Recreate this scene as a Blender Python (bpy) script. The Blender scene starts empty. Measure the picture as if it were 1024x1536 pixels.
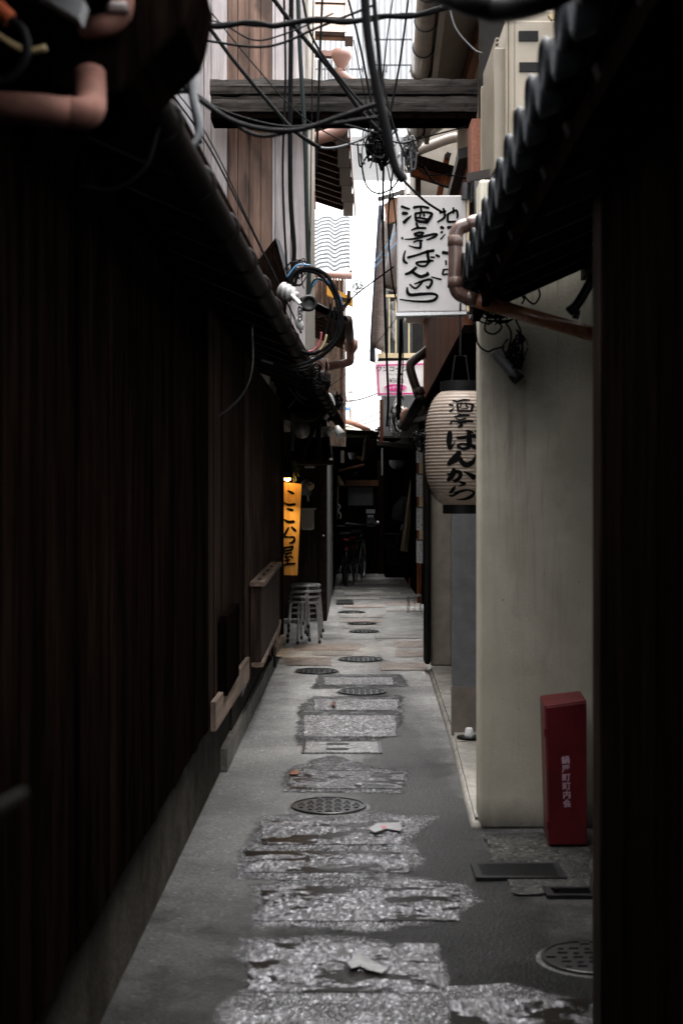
import bpy, bmesh, math, random
from mathutils import Vector, Matrix, noise
R = math.radians
rnd = random.Random(7)
SC = bpy.context.scene
COL = SC.collection
F, EYE, HZ, CX = 2133.0, 1.55, 740.0, 512.0

def P(x, y, Y):
    """point seen at photo pixel (x, y), Y metres along the alley"""
    return Vector(((x - CX) / F * Y, Y, EYE - (y - HZ) / F * Y))

def G(x, y):
    """the point of the ground seen at photo pixel (x, y)"""
    return P(x, y, F * EYE / (y - HZ))

# ------------------------------------------------------------------ materials
class NT:
    def __init__(s, name):
        s.m = bpy.data.materials.new(name); s.m.use_nodes = True
        s.t = s.m.node_tree; s.n = s.t.nodes
        s.b = s.n['Principled BSDF']
        s.tc = s.n.new('ShaderNodeNewGeometry')
    def link(s, a, b): s.t.links.new(a, b)
    def noise(s, scale, detail=4, rough=.55, dist=0, stretch=(1, 1, 1), seed=0):
        mp = s.n.new('ShaderNodeMapping'); mp.inputs['Scale'].default_value = stretch
        mp.inputs['Location'].default_value = (seed * 3.1, seed * 1.7, seed * 2.3)
        s.link(s.tc.outputs['Position'], mp.inputs['Vector'])
        n = s.n.new('ShaderNodeTexNoise'); n.inputs['Scale'].default_value = scale
        n.inputs['Detail'].default_value = detail; n.inputs['Roughness'].default_value = rough
        n.inputs['Distortion'].default_value = dist
        s.link(mp.outputs[0], n.inputs['Vector']); return n.outputs['Fac']
    def voronoi(s, scale, feature='F1', stretch=(1, 1, 1)):
        mp = s.n.new('ShaderNodeMapping'); mp.inputs['Scale'].default_value = stretch
        s.link(s.tc.outputs['Position'], mp.inputs['Vector'])
        n = s.n.new('ShaderNodeTexVoronoi'); n.inputs['Scale'].default_value = scale; n.feature = feature
        s.link(mp.outputs[0], n.inputs['Vector']); return n
    def ramp(s, fac, stops):
        r = s.n.new('ShaderNodeValToRGB'); e = r.color_ramp.elements
        while len(e) < len(stops): e.new(.5)
        for k, (p, c) in enumerate(stops):
            e[k].position = p; e[k].color = (c, c, c, 1) if not hasattr(c, '__len__') else (*c, 1)
        s.link(fac, r.inputs['Fac']); return r.outputs['Color']
    def mix(s, a, b, fac, mode='MIX'):
        m = s.n.new('ShaderNodeMix'); m.data_type = 'RGBA'; m.blend_type = mode
        for v, i in ((fac, 0), (a, 6), (b, 7)):
            if hasattr(v, 'is_linked'): s.link(v, m.inputs[i])
            elif i == 0: m.inputs[0].default_value = v
            else: m.inputs[i].default_value = (*v, 1)
        return m.outputs[2]
    def math(s, op, a, b=0):
        m = s.n.new('ShaderNodeMath'); m.operation = op
        for v, i in ((a, 0), (b, 1)):
            if hasattr(v, 'is_linked'): s.link(v, m.inputs[i])
            else: m.inputs[i].default_value = v
        return m.outputs[0]
    def bump(s, h, strength=.3, dist=.01):
        b = s.n.new('ShaderNodeBump'); b.inputs['Strength'].default_value = strength; b.inputs['Distance'].default_value = dist
        s.link(h, b.inputs['Height']); s.link(b.outputs[0], s.b.inputs['Normal']); s.link(b.outputs[0], s.b.inputs['Coat Normal'])
    def edge(s, lo, hi, amount):
        a = s.n.new('ShaderNodeAttribute'); a.attribute_name = 'edge'
        n1 = s.noise(13, 5, .7, .4, seed=21)
        q = s.math('ADD', a.outputs['Fac'], s.math('MULTIPLY', s.math('SUBTRACT', n1, .5), amount))
        s.link(s.ramp(q, [(lo, 0.), (hi, 1.)]), s.b.inputs['Alpha'])
    def set(s, rough=None, metal=None, color=None, spec=None):
        for v, k in ((rough, 'Roughness'), (metal, 'Metallic'), (spec, 'Specular IOR Level')):
            if v is None: continue
            if hasattr(v, 'is_linked'): s.link(v, s.b.inputs[k])
            else: s.b.inputs[k].default_value = v
        if color is not None:
            if hasattr(color, 'is_linked'): s.link(color, s.b.inputs['Base Color'])
            else: s.b.inputs['Base Color'].default_value = (*color, 1)

def plain(name, c, rough=.5, metal=0, var=.25, scale=18, bump=.08, stretch=(1, 1, 1), spec=.5, dirt=.3):
    t = NT(name)
    lo = tuple(v * (1 - var) for v in c); hi = tuple(min(1, v * (1 + var)) for v in c)
    f = t.noise(scale, 5, .6, 0, stretch)
    col = t.ramp(f, [(.3, lo), (.7, hi)])
    d = t.noise(3.1, 6, .65, .4, seed=4)
    col = t.mix(col, (1 - dirt, 1 - dirt * 1.02, 1 - dirt * 1.08), t.ramp(d, [(.45, 0.), (.75, 1.)]), 'MULTIPLY')
    t.set(t.math('ADD', t.math('MULTIPLY', f, .25), rough - .12), metal, col, spec)
    if bump: t.bump(f, bump, .004)
    return t.m

def wood(name, c1, c2, rough=.6, grain=1.0, axis=2, knots=False, spec=.4, isl=.35, bump=.25):
    t = NT(name)
    st = [1, 1, 1]; st[axis] = .06
    f = t.noise(46 * grain, 6, .65, .3, st)
    f2 = t.noise(9 * grain, 4, .6, 1.0, st, seed=2)
    col = t.ramp(f, [(.38, c1), (.62, c2)])
    col = t.mix(col, tuple(v * .55 for v in c1), t.ramp(f2, [(.47, 0.), (.66, .7)]))
    g = t.n.new('ShaderNodeNewGeometry')
    k = t.ramp(g.outputs['Random Per Island'], [(0, 1 - isl), (1, 1.)])
    col = t.mix(col, k, 1.0, 'MULTIPLY')
    if knots:
        st2 = [1, 1, 1]; st2[axis] = .28
        v = t.noise(6.5, 3, .5, .5, st2, seed=9)
        col = t.mix(col, tuple(v_ * .35 for v_ in c1), t.ramp(v, [(.56, 0.), (.68, .85)]))
    dd = t.noise(1.3, 5, .6, .2, seed=6)
    col = t.mix(col, (.62, .62, .64), t.ramp(dd, [(.4, 0.), (.7, 1.)]), 'MULTIPLY')
    t.set(t.math('ADD', t.math('MULTIPLY', f, .3), rough - .15), 0, col, spec)
    t.bump(f, bump, .004); return t.m

M = {}
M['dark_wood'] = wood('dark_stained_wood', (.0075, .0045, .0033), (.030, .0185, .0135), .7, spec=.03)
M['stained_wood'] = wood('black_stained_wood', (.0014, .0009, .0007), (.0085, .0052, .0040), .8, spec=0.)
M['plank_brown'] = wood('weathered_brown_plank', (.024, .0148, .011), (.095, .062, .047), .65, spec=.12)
M['black_wood'] = wood('black_aged_wood', (.0026, .0016, .0013), (.008, .0050, .0038), .8, spec=0.)
M['brown_wood'] = wood('red_brown_wood', (.085, .027, .012), (.24, .085, .04), .65, spec=.04)
M['rust_wood'] = wood('orange_brown_wood', (.16, .065, .028), (.30, .13, .06), .5)
M['siding'] = wood('brown_board_siding', (.15, .085, .060), (.29, .175, .128), .5, .8, 2, True, isl=.22, spec=.25)
M['pale_siding'] = wood('pale_board_siding', (.56, .495, .485), (.72, .65, .64), .4, 1.2, isl=.1, bump=.1)
M['soffit'] = wood('tan_soffit_wood', (.09, .042, .02), (.19, .10, .05), .5, 1, 0, spec=.15)
M['edge_rafter'] = wood('orange_edged_rafter', (.07, .03, .016), (.15, .07, .036), .5, 1, 0, spec=.15)
M['taupe'] = plain('taupe_sheet_metal', (.085, .062, .056), .5, 0, .2, 10, .05, spec=.2)
M['near_pvc'] = plain('grimy_pinkish_pvc', (.12, .058, .046), .7, 0, .35, 9, .05, spec=.04)
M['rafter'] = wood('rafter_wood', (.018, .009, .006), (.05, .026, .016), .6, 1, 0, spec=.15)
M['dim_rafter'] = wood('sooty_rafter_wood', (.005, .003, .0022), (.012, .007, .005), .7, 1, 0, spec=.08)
M['old_board'] = wood('weathered_grey_board', (.17, .115, .085), (.32, .235, .175), .7, .7, 1)
M['beam'] = wood('weathered_black_beam', (.012, .0095, .008), (.085, .073, .064), .75, 1.2, 0, bump=.7, spec=.2)
M['gold_wood'] = wood('honey_wood', (.56, .30, .07), (.72, .42, .12), .45, .7, 2, isl=.05)
M['cable'] = plain('black_cable_sheath', (.0025, .0025, .003), .7, 0, .2, 30, .05, spec=.06)
M['green_cable'] = plain('dark_green_cable_sheath', (.005, .012, .011), .5, 0, .2, 30, .05, spec=.2)
M['blue_cable'] = plain('blue_cable_sheath', (.05, .16, .30), .4, 0, .2, 30, 0)
M['red_cable'] = plain('red_cable_sheath', (.30, .06, .08), .4, 0, .2, 30, 0)
M['tan_cable'] = plain('tan_cable_sheath', (.40, .30, .16), .4, 0, .2, 30, 0)
M['grey_cable'] = plain('grey_cable_sheath', (.085, .09, .095), .55, 0, .2, 30, 0)
M['white_plastic'] = plain('white_plastic', (.62, .61, .58), .35, 0, .06, 20, .03)
M['porcelain'] = plain('white_porcelain', (.28, .275, .27), .3, 0, .05, 20, 0)
M['black_plastic'] = plain('black_plastic', (.006, .006, .0065), .45, 0, .2, 20, .03, spec=.25)
M['pvc'] = plain('pinkish_pvc', (.30, .165, .135), .4, 0, .1, 12, .03)
M['brown_pvc'] = plain('brown_pvc', (.04, .026, .022), .45, 0, .2, 14, .05)
M['copper'] = plain('brown_coated_pipe', (.075, .042, .032), .25, .0, .25, 14, .06)
M['brightened_red_brown'] = plain('brightened_red_brown_pipe', (.24, .10, .055), .25, 0, .25, 12, .06)  # redder lower pipe, its colour lifted to offset the eave's shade
M['gutter'] = plain('dark_brown_gutter', (.0055, .0036, .0032), .6, 0, .4, 10, .06, spec=.05)
M['grey_gutter'] = plain('grey_brown_gutter', (.20, .17, .15), .35, .2, .2, 10, .06)
M['steel'] = plain('brushed_steel', (.56, .56, .57), .3, .45, .08, 40, .03)
M['dark_steel'] = plain('dark_steel', (.09, .09, .095), .35, .8, .2, 25, .05)
M['black_iron'] = plain('black_drain_iron', (.014, .014, .015), .5, 0, .3, 40, .2, spec=.2)
M['iron'] = plain('cast_iron', (.026, .026, .027), .34, .3, .35, 55, .35)
M['seat'] = plain('dark_vinyl', (.05, .042, .042), .35, 0, .2, 30, .1)
M['rubber'] = plain('black_rubber', (.012, .012, .012), .6)
M['red_paint'] = plain('dark_red_paint', (.105, .004, .008), .42, 0, .3, 7, .08, dirt=.55)
M['white_ink'] = plain('pale_pink_paint', (.55, .36, .44), .5, 0, .1, 20, 0)
M['ink'] = plain('black_ink', (.003, .003, .0035), .7, 0, .3, 30, 0, spec=.05)
M['sign_white'] = plain('white_acrylic', (.47, .445, .44), .25, 0, .04, 5, .01, dirt=.12)
M['ac'] = plain('cream_enamel', (.24, .205, .155), .4, 0, .07, 5, .02, dirt=.2)
M['ac_dark'] = plain('grey_slot', (.012, .012, .012), .6, spec=.1)
M['tile'] = plain('grey_roof_tile', (.014, .016, .019), .6, .0, .3, 20, .15, spec=.12)
M['pale_tile'] = plain('silver_roof_tile', (.15, .16, .17), .45, .0, .25, 12, .1)
M['roof_sheet'] = plain('pale_yellow_roof_sheet', (.50, .48, .36), .5, 0, .1, 6, .05)
M['dark_roof'] = plain('dark_roof', (.028, .022, .020), .55, 0, .3, 12, .15)
M['soffit_grey'] = plain('grey_brown_soffit', (.21, .18, .16), .6, 0, .12, 4, .05)
M['grey_wall'] = plain('grey_mortar', (.16, .16, .165), .7, 0, .15, 14, .2)
M['old_plaster'] = plain('sooty_plaster', (.055, .053, .05), .8, 0, .25, 9, .25, spec=.1)
M['cream_wall'] = plain('cream_mortar', (.36, .31, .25), .7, 0, .12, 16, .3)
M['ivory_wall'] = plain('ivory_mortar', (.32, .29, .25), .7, 0, .08, 10, .15)
M['rust_wall'] = plain('rust_stucco', (.30, .12, .075), .8, 0, .35, 60, .6)
M['dark_wall'] = plain('dark_mortar', (.018, .016, .015), .8, 0, .25, 14, .3, spec=.15)
M['metal_white'] = plain('white_ribbed_metal', (.5, .51, .53), .4, .0, .05, 4, .0, dirt=.1)
M['corrugated'] = plain('grey_ribbed_siding', (.36, .345, .36), .35, .3, .12, 5, .05, (1, 1, .15), dirt=.25)
M['cream_paint'] = plain('cream_paint', (.62, .50, .32), .45, 0, .1, 10, .02)
M['yellow_paint'] = plain('yellow_paint', (.72, .36, .05), .45, 0, .1, 10, .02)
M['glass'] = plain('dark_window_glass', (.04, .05, .05), .12, 0, .2, 3, .02)
M['frost'] = plain('frosted_glass', (.19, .20, .215), .55, 0, .1, 30, .05)
M['cloth'] = plain('navy_cloth', (.03, .035, .05), .85, 0, .2, 40, .2, (1, 1, .2))
M['blind'] = plain('brown_reed_blind', (.085, .062, .055), .8, 0, .5, 90, .4, (.1, .1, 1))
M['tan_cloth'] = plain('tan_canvas', (.30, .235, .15), .85, 0, .15, 60, .3)
M['grey_cloth'] = plain('charcoal_cloth', (.05, .05, .052), .85, 0, .15, 30, .3)
M['straw'] = plain('straw', (.36, .28, .16), .8, 0, .3, 80, .3, (1, 1, .1))
M['wet_paper'] = plain('soaked_paper', (.17, .167, .17), .35, 0, .2, 30, .3)
M['paper'] = plain('white_paper', (.62, .62, .64), .6, 0, .04, 10, 0)
M['pink'] = plain('magenta_print', (.62, .03, .24), .5, 0, .05, 10, 0)
M['pale_print'] = plain('white_print', (.80, .78, .78), .5, 0, .03, 10, 0)
M['terracotta'] = plain('terracotta', (.32, .11, .06), .7, 0, .2, 14, .2)
M['leaf_orange'] = plain('orange_leaf', (.12, .04, .016), .6, 0, .3, 30, .2)
M['leaf_green'] = plain('green_leaf', (.07, .13, .03), .5, 0, .4, 30, .1)
M['carton'] = plain('white_carton', (.58, .57, .55), .6, 0, .06, 8, .05)
M['card_print'] = plain('brown_print', (.12, .05, .03), .6)
M['red_reflector'] = plain('red_reflector', (.16, .004, .008), .2, 0, .1, 10, 0)
M['orange'] = plain('orange_tape', (.50, .10, .03), .5)
M['blue_tarp'] = plain('blue_plastic', (.12, .25, .5), .5)

def plaster():
    t = NT('ivory_plaster')
    f = t.noise(70, 4, .6); f2 = t.noise(2.4, 5, .6, .3, seed=3); f3 = t.noise(7, 6, .7, .5, (1, 1, .5), seed=5)
    col = t.ramp(f2, [(.38, (.47, .435, .345)), (.62, (.58, .54, .44))])
    col = t.mix(col, (.26, .24, .20), t.ramp(f3, [(.58, 0.), (.80, .55)]))
    sp = t.noise(34, 2, .5, seed=8)
    col = t.mix(col, (.12, .11, .10), t.ramp(sp, [(.75, 0.), (.80, .7)]))
    # soot ring where the cables and the burnt socket come out of the wall, and damp along the foot
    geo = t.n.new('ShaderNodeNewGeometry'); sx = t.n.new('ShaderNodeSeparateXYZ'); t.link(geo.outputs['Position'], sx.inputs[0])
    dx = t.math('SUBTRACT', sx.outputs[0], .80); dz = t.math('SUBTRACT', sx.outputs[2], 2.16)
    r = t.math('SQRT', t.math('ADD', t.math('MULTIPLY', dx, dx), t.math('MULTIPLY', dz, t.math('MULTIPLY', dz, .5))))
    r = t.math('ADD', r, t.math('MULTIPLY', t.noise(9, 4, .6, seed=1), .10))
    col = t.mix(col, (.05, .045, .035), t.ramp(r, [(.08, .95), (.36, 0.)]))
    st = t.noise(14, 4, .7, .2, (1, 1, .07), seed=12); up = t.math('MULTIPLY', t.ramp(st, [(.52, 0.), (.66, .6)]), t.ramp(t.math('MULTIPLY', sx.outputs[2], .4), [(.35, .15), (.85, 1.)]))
    col = t.mix(col, (.13, .118, .095), up)      # stain streaks, with the eave's shade painted in towards the top
    z = t.math('ADD', sx.outputs[2], t.math('MULTIPLY', f3, .12))
    col = t.mix(col, (.10, .095, .085), t.ramp(z, [(.06, .9), (.20, 0.)]))
    t.set(.75, 0, col, .3)
    t.bump(t.math('ADD', f, t.math('MULTIPLY', f2, 1.5)), .35, .004)
    return t.m
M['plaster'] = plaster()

def concrete(name, lo, hi, rough=(.42, .62), gran=60, bump=.35, speck=.25, wet=False, fade=0, spec=.5):
    t = NT(name)
    if fade: t.edge(.1, .2, fade)
    big = t.noise(1.1, 6, .62, .3); mid = t.noise(6, 6, .65, .2, seed=2); fine = t.noise(gran, 3, .7, seed=3)
    v = t.voronoi(gran * 1.3); mot = t.noise(17, 5, .7, .3, seed=11)
    col = t.ramp(big, [(.38, lo), (.62, hi)])
    col = t.mix(col, tuple(x * .62 for x in lo), t.ramp(mid, [(.48, 0.), (.68, .6)]))
    col = t.mix(col, (1.25, 1.25, 1.25), t.ramp(mot, [(.45, 0.), (.65, .6)]), 'MULTIPLY')
    rr = t.ramp(mid, [(.38, rough[0]), (.62, rough[1])])
    if wet:      # the middle of the near path is soaked, with eave shade darkened into the colour
        sx = t.n.new('ShaderNodeSeparateXYZ'); g = t.n.new('ShaderNodeNewGeometry'); t.link(g.outputs['Position'], sx.inputs[0])
        ax = t.math('ABSOLUTE', t.math('SUBTRACT', sx.outputs[0], .36))
        q = t.math('ADD', t.math('ADD', ax, t.math('MULTIPLY', sx.outputs[1], .062)), t.math('MULTIPLY', t.math('SUBTRACT', mid, .5), .55))
        dm = t.ramp(t.math('MULTIPLY', t.math('ADD', sx.outputs[1], t.math('MULTIPLY', t.math('SUBTRACT', mid, .5), 4)), .1), [(.42, .055), (.72, .33), (1., 1.)])   # damp plus painted-in shade of the eaves, darker towards the passage
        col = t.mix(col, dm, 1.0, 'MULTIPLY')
        far = t.ramp(t.math('MULTIPLY', t.math('ADD', sx.outputs[1], t.math('MULTIPLY', mid, 5)), .04), [(.62, 1.), (.86, .5)])   # shade of the far roofs painted into the ground colour
        col = t.mix(col, far, 1.0, 'MULTIPLY')
        wm = t.ramp(q, [(.66, 1.), (1.02, 0.)])
        col = t.mix(col, (.33, .33, .34), wm, 'MULTIPLY')
        rr = t.mix(rr, (.45, .45, .45), wm)
    col = t.mix(col, (2.3, 2.3, 2.3), t.ramp(fine, [(.54, 0.), (.66, min(1, speck * 2))]), 'MULTIPLY')
    col = t.mix(col, (.5, .5, .5), t.ramp(fine, [(.36, min(1, speck * 2)), (.46, 0.)]), 'MULTIPLY')
    col = t.mix(col, (2.6, 2.6, 2.6), t.ramp(v.outputs['Color'], [(.86, 0.), (.92, min(1, speck * 2))]), 'MULTIPLY')
    col = t.mix(col, (.35, .35, .35), t.ramp(v.outputs['Color'], [(.10, min(1, speck * 2)), (.15, 0.)]), 'MULTIPLY')
    t.set(rr, 0, col, spec)
    t.bump(t.math('ADD', fine, t.math('MULTIPLY', v.outputs['Distance'], .8)), bump, .006)
    return t.m
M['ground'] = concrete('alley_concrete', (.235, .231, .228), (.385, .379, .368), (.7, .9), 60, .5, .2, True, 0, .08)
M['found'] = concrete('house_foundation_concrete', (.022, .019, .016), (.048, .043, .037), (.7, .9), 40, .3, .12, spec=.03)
M['step'] = concrete('pale_step_concrete', (.17, .158, .14), (.27, .25, .225), (.5, .7), 50, .2, .12)
M['kerb'] = concrete('rough_kerb_stone', (.09, .085, .075), (.19, .175, .155), (.6, .8), 60, .5, .3)
M['pebble'] = concrete('pebbled_concrete', (.022, .021, .020), (.055, .053, .049), (.6, .8), 45, .8, .6, fade=.9, spec=.15)

def wet_concrete():
    t = NT('wet_concrete_film')
    mid = t.noise(7, 6, .65, .2, seed=2); fine = t.noise(60, 3, .75, 0, (1, .5, 1), seed=3); v = t.voronoi(95, 'F1', (1, .5, 1))
    col = t.ramp(mid, [(.4, (.045, .045, .048)), (.6, (.09, .09, .095))])
    col = t.mix(col, (3.6, 3.6, 3.7), t.ramp(v.outputs['Color'], [(.66, 0.), (.76, 1.)]), 'MULTIPLY')  # bright specks in the colour stand for glints on the wet film
    col = t.mix(col, (.4, .4, .4), t.ramp(fine, [(.40, 1.), (.5, 0.)]), 'MULTIPLY')
    rr = t.ramp(mid, [(.38, .12), (.62, .34)])
    t.set(rr, 0, col, .6)
    t.b.inputs['Coat Weight'].default_value = .7; t.b.inputs['Coat Roughness'].default_value = .34; t.edge(.2, .75, .9)
    t.bump(t.math('ADD', fine, t.math('MULTIPLY', v.outputs['Distance'], .8)), 1, .016)
    return t.m
M['wet'] = wet_concrete()

def slab_stone(name, lo, hi, hole=.36, gl=.10, bd=.030):
    t = NT(name)
    fine = t.noise(40, 3, .7, 0, (1, .5, 1), seed=3); v = t.voronoi(64, 'F1', (1, .45, 1)); mid = t.noise(17, 6, .75, .5, (1, .55, 1), seed=5); big = t.noise(4.2, 5, .65, .6, (1, 1.7, 1), seed=7)
    col = t.ramp(fine, [(.40, lo), (.60, hi)])
    col = t.mix(col, tuple(x * .3 for x in lo), t.ramp(mid, [(.50, 0.), (.60, .8)]))
    vc = t.voronoi(108, 'F1', (1, .5, 1))
    col = t.mix(col, (.16, .16, .16), t.ramp(v.outputs['Color'], [(.30, 1.), (.40, 0.)]), 'MULTIPLY')
    col = t.mix(col, (2.6, 2.6, 2.65), t.ramp(vc.outputs['Color'], [(.62, 0.), (.70, 1.)]), 'MULTIPLY')  # pale aggregate cells, brightened to stand for wet glints
    col = t.mix(col, (.2, .2, .2), t.ramp(vc.outputs['Color'], [(.20, 1.), (.28, 0.)]), 'MULTIPLY')
    hole_m = t.ramp(t.math('ADD', big, t.math('MULTIPLY', mid, .3)), [(hole, 1.), (hole + .02, 0.)])   # hollows holding dark water
    col = t.mix(col, (.006, .005, .004), hole_m)
    rr = t.ramp(mid, [(.38, gl), (.62, gl + .2)])
    rr = t.mix(rr, (.30, .30, .30), hole_m)
    t.set(rr, 0, col, t.math('SUBTRACT', .7, t.math('MULTIPLY', hole_m, .6)))
    t.link(t.math('SUBTRACT', 1.0, hole_m), t.b.inputs['Coat Weight']); t.b.inputs['Coat Roughness'].default_value = .30; t.b.inputs['Coat IOR'].default_value = 1.45; t.edge(.14, .32, .55)
    h = t.math('ADD', t.math('MULTIPLY', fine, .8), t.math('ADD', v.outputs['Distance'], t.math('MULTIPLY', mid, 1.6)))
    t.bump(t.math('MULTIPLY', h, t.math('SUBTRACT', 1.0, hole_m)), 1, bd)
    return t.m
M['slab'] = slab_stone('wet_pitted_stone', (.055, .053, .058), (.165, .162, .176), .600, .28, .006)
M['slab_mid'] = slab_stone('damp_pale_stone', (.20, .195, .205), (.40, .39, .41), .44, .26, .008)
M['slab_pink'] = concrete('pinkish_paving_stone', (.12, .094, .080), (.20, .16, .136), (.45, .65), 45, .5, .4, fade=.5)
M['slab_tan'] = concrete('grey_paving_stone', (.13, .122, .113), (.21, .197, .18), (.4, .6), 45, .4, .3, fade=.5)
M['collar'] = concrete('dark_bedding_mortar', (.03, .03, .03), (.07, .07, .068), (.4, .6), 60, .6, .3)
M['lid_stone'] = concrete('damp_lid_concrete', (.14, .14, .14), (.22, .218, .215), (.25, .45), 60, .6, .4)

def lantern_paper():
    t = NT('oiled_lantern_paper')
    f = t.noise(16, 5, .6, 0, (1, 1, 3)); f2 = t.noise(4, 4, .6, .4, seed=2)
    col = t.ramp(f, [(.3, (.235, .18, .14)), (.7, (.34, .275, .225))])
    col = t.mix(col, (.42, .36, .31), t.ramp(f2, [(.5, 0.), (.8, .7)]))
    t.set(.5, 0, col, .4); t.b.inputs['Subsurface Weight'].default_value = 0
    t.bump(f, .15, .003); return t.m
M['lantern'] = lantern_paper()

def glow(name, c, s):
    t = NT(name); t.set(.5, 0, c)
    t.b.inputs['Emission Color'].default_value = (*c, 1); t.b.inputs['Emission Strength'].default_value = s
    return t.m
M['bulb'] = glow('lit_warm_bulb', (1, .55, .14), 9)

# ------------------------------------------------------------------ mesh builder
WLOC = {}
class MB:
    def __init__(s): s.v = []; s.f = []
    def add(s, vs, fs):
        o = len(s.v); s.v += [tuple(v) for v in vs]; s.f += [tuple(i + o for i in f) for f in fs]; return s
    def hexa(s, p):     # p: 4 bottom points (ccw from above), 4 top points
        return s.add(p, [(3, 2, 1, 0), (4, 5, 6, 7), (0, 1, 5, 4), (1, 2, 6, 5), (2, 3, 7, 6), (3, 0, 4, 7)])
    def box(s, x0, x1, y0, y1, z0, z1):
        return s.hexa([(x0, y0, z0), (x1, y0, z0), (x1, y1, z0), (x0, y1, z0), (x0, y0, z1), (x1, y0, z1), (x1, y1, z1), (x0, y1, z1)])
    def slab(s, a, b, c, d, t):          # quad a b c d thickened by vector t
        a, b, c, d, t = map(Vector, (a, b, c, d, t))
        return s.hexa([a, b, c, d, a + t, b + t, c + t, d + t])
    def bar(s, a, b, w, h, up=(0, 0, 1)):
        a, b = Vector(a), Vector(b); d = (b - a).normalized(); u = Vector(up)
        if abs(d.dot(u)) > .95: u = Vector((0, 1, 0))
        r = d.cross(u).normalized(); u = r.cross(d)
        r *= w / 2; u *= h / 2
        return s.hexa([a - r - u, a + r - u, b + r - u, b - r - u, a - r + u, a + r + u, b + r + u, b - r + u])
    def tube(s, pts, r, n=8, cap=True, closed=False):
        pts = [Vector(p) for p in pts]; N = len(pts)
        rs = r if hasattr(r, '__len__') else [r] * N
        d0 = (pts[1] - pts[0]).normalized()
        u = Vector((0, 0, 1)) if abs(d0.z) < .9 else Vector((1, 0, 0))
        u = (u - d0 * u.dot(d0)).normalized(); o = len(s.v)
        for i, p in enumerate(pts):
            d = (pts[(i + 1) % N if closed else min(i + 1, N - 1)] - pts[(i - 1) if (closed or i) else 0])
            d = d.normalized() if d.length > 1e-9 else d0
            u = u - d * u.dot(d)
            u = u.normalized() if u.length > 1e-6 else d.orthogonal().normalized()
            w = d.cross(u)
            for k in range(n):
                a = 2 * math.pi * k / n
                s.v.append(tuple(p + (u * math.cos(a) + w * math.sin(a)) * rs[i]))
        for i in range(N if closed else N - 1):
            j = (i + 1) % N
            for k in range(n):
                s.f.append((o + i * n + k, o + i * n + (k + 1) % n, o + j * n + (k + 1) % n, o + j * n + k))
        if cap and not closed:
            s.f.append(tuple(o + k for k in range(n))[::-1]); s.f.append(tuple(o + (N - 1) * n + k for k in range(n)))
        return s
    def lathe(s, prof, c, axis=(0, 0, 1), n=24, cap=True):    # prof: (radius, height)
        ax = Vector(axis).normalized(); u = ax.orthogonal().normalized(); w = ax.cross(u); c = Vector(c); o = len(s.v)
        for r, h in prof:
            for k in range(n):
                a = 2 * math.pi * k / n
                s.v.append(tuple(c + ax * h + (u * math.cos(a) + w * math.sin(a)) * r))
        for i in range(len(prof) - 1):
            for k in range(n):
                s.f.append((o + i * n + k, o + i * n + (k + 1) % n, o + (i + 1) * n + (k + 1) % n, o + (i + 1) * n + k))
        if cap:
            s.f.append(tuple(o + k for k in range(n))[::-1]); s.f.append(tuple(o + (len(prof) - 1) * n + k for k in range(n)))
        return s
    def prism(s, pts, t):               # planar outline thickened by t
        t = Vector(t); pts = [Vector(p) for p in pts]; n = len(pts)
        return s.add(pts + [p + t for p in pts], [tuple(range(n))[::-1], tuple(range(n, 2 * n))] + [(i, (i + 1) % n, n + (i + 1) % n, n + i) for i in range(n)])
    def build(s, name, mat, parent=None, smooth=False, bevel=0, fixn=True):
        me = bpy.data.meshes.new(name)
        off = WLOC.get(parent.name, Vector()) if parent else None
        if parent is None:
            xs = list(zip(*s.v)); off = Vector(((min(xs[0]) + max(xs[0])) / 2, (min(xs[1]) + max(xs[1])) / 2, min(xs[2])))
        me.from_pydata([(v[0] - off.x, v[1] - off.y, v[2] - off.z) for v in s.v], [], s.f)
        if fixn:
            bm = bmesh.new(); bm.from_mesh(me); bmesh.ops.recalc_face_normals(bm, faces=bm.faces); bm.to_mesh(me); bm.free()
        if smooth: me.polygons.foreach_set('use_smooth', [True] * len(me.polygons))
        me.materials.append(M[mat] if isinstance(mat, str) else mat)
        o = bpy.data.objects.new(name, me); COL.objects.link(o)
        if parent: o.parent = parent; WLOC[o.name] = off
        else: o.location = off; WLOC[o.name] = off
        if bevel:
            b = o.modifiers.new('bevel', 'BEVEL'); b.width = bevel; b.segments = 2; b.limit_method = 'ANGLE'
        return o

def tag(o, label=None, cat=None, group=None, kind=None):
    if label: o['label'] = label
    if cat: o['category'] = cat
    if group: o['group'] = group
    if kind: o['kind'] = kind
    return o
def thing(name, label, cat, loc=(0, 0, 0), group=None):
    o = bpy.data.objects.new(name, None); COL.objects.link(o); o.location = loc; o.empty_display_size = .1
    WLOC[o.name] = Vector(loc); return tag(o, label, cat, group)
def copy_tree(o, parent=None):
    c = o.copy(); COL.objects.link(c)
    if parent: c.parent = parent
    for ch in [k for k in bpy.data.objects if k.parent == o]: copy_tree(ch, c)
    return c
def catmull(pts, k=8):
    pts = [Vector(p) for p in pts]
    if len(pts) < 3:
        return [pts[0].lerp(pts[-1], i / k) for i in range(k + 1)]
    out = []; q = [pts[0] * 2 - pts[1]] + pts + [pts[-1] * 2 - pts[-2]]
    for i in range(1, len(q) - 2):
        a, b, c, d = q[i - 1:i + 3]
        for j in range(k):
            t = j / k
            out.append(.5 * ((2 * b) + (c - a) * t + (2 * a - 5 * b + 4 * c - d) * t * t + (3 * b - a - 3 * c + d) * t ** 3))
    out.append(pts[-1]); return out
def px(seq, Y=None):                      # (x, y[, Y]) photo pixels -> points
    return [P(q[0], q[1], q[2] if len(q) > 2 else Y) for q in seq]

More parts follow.
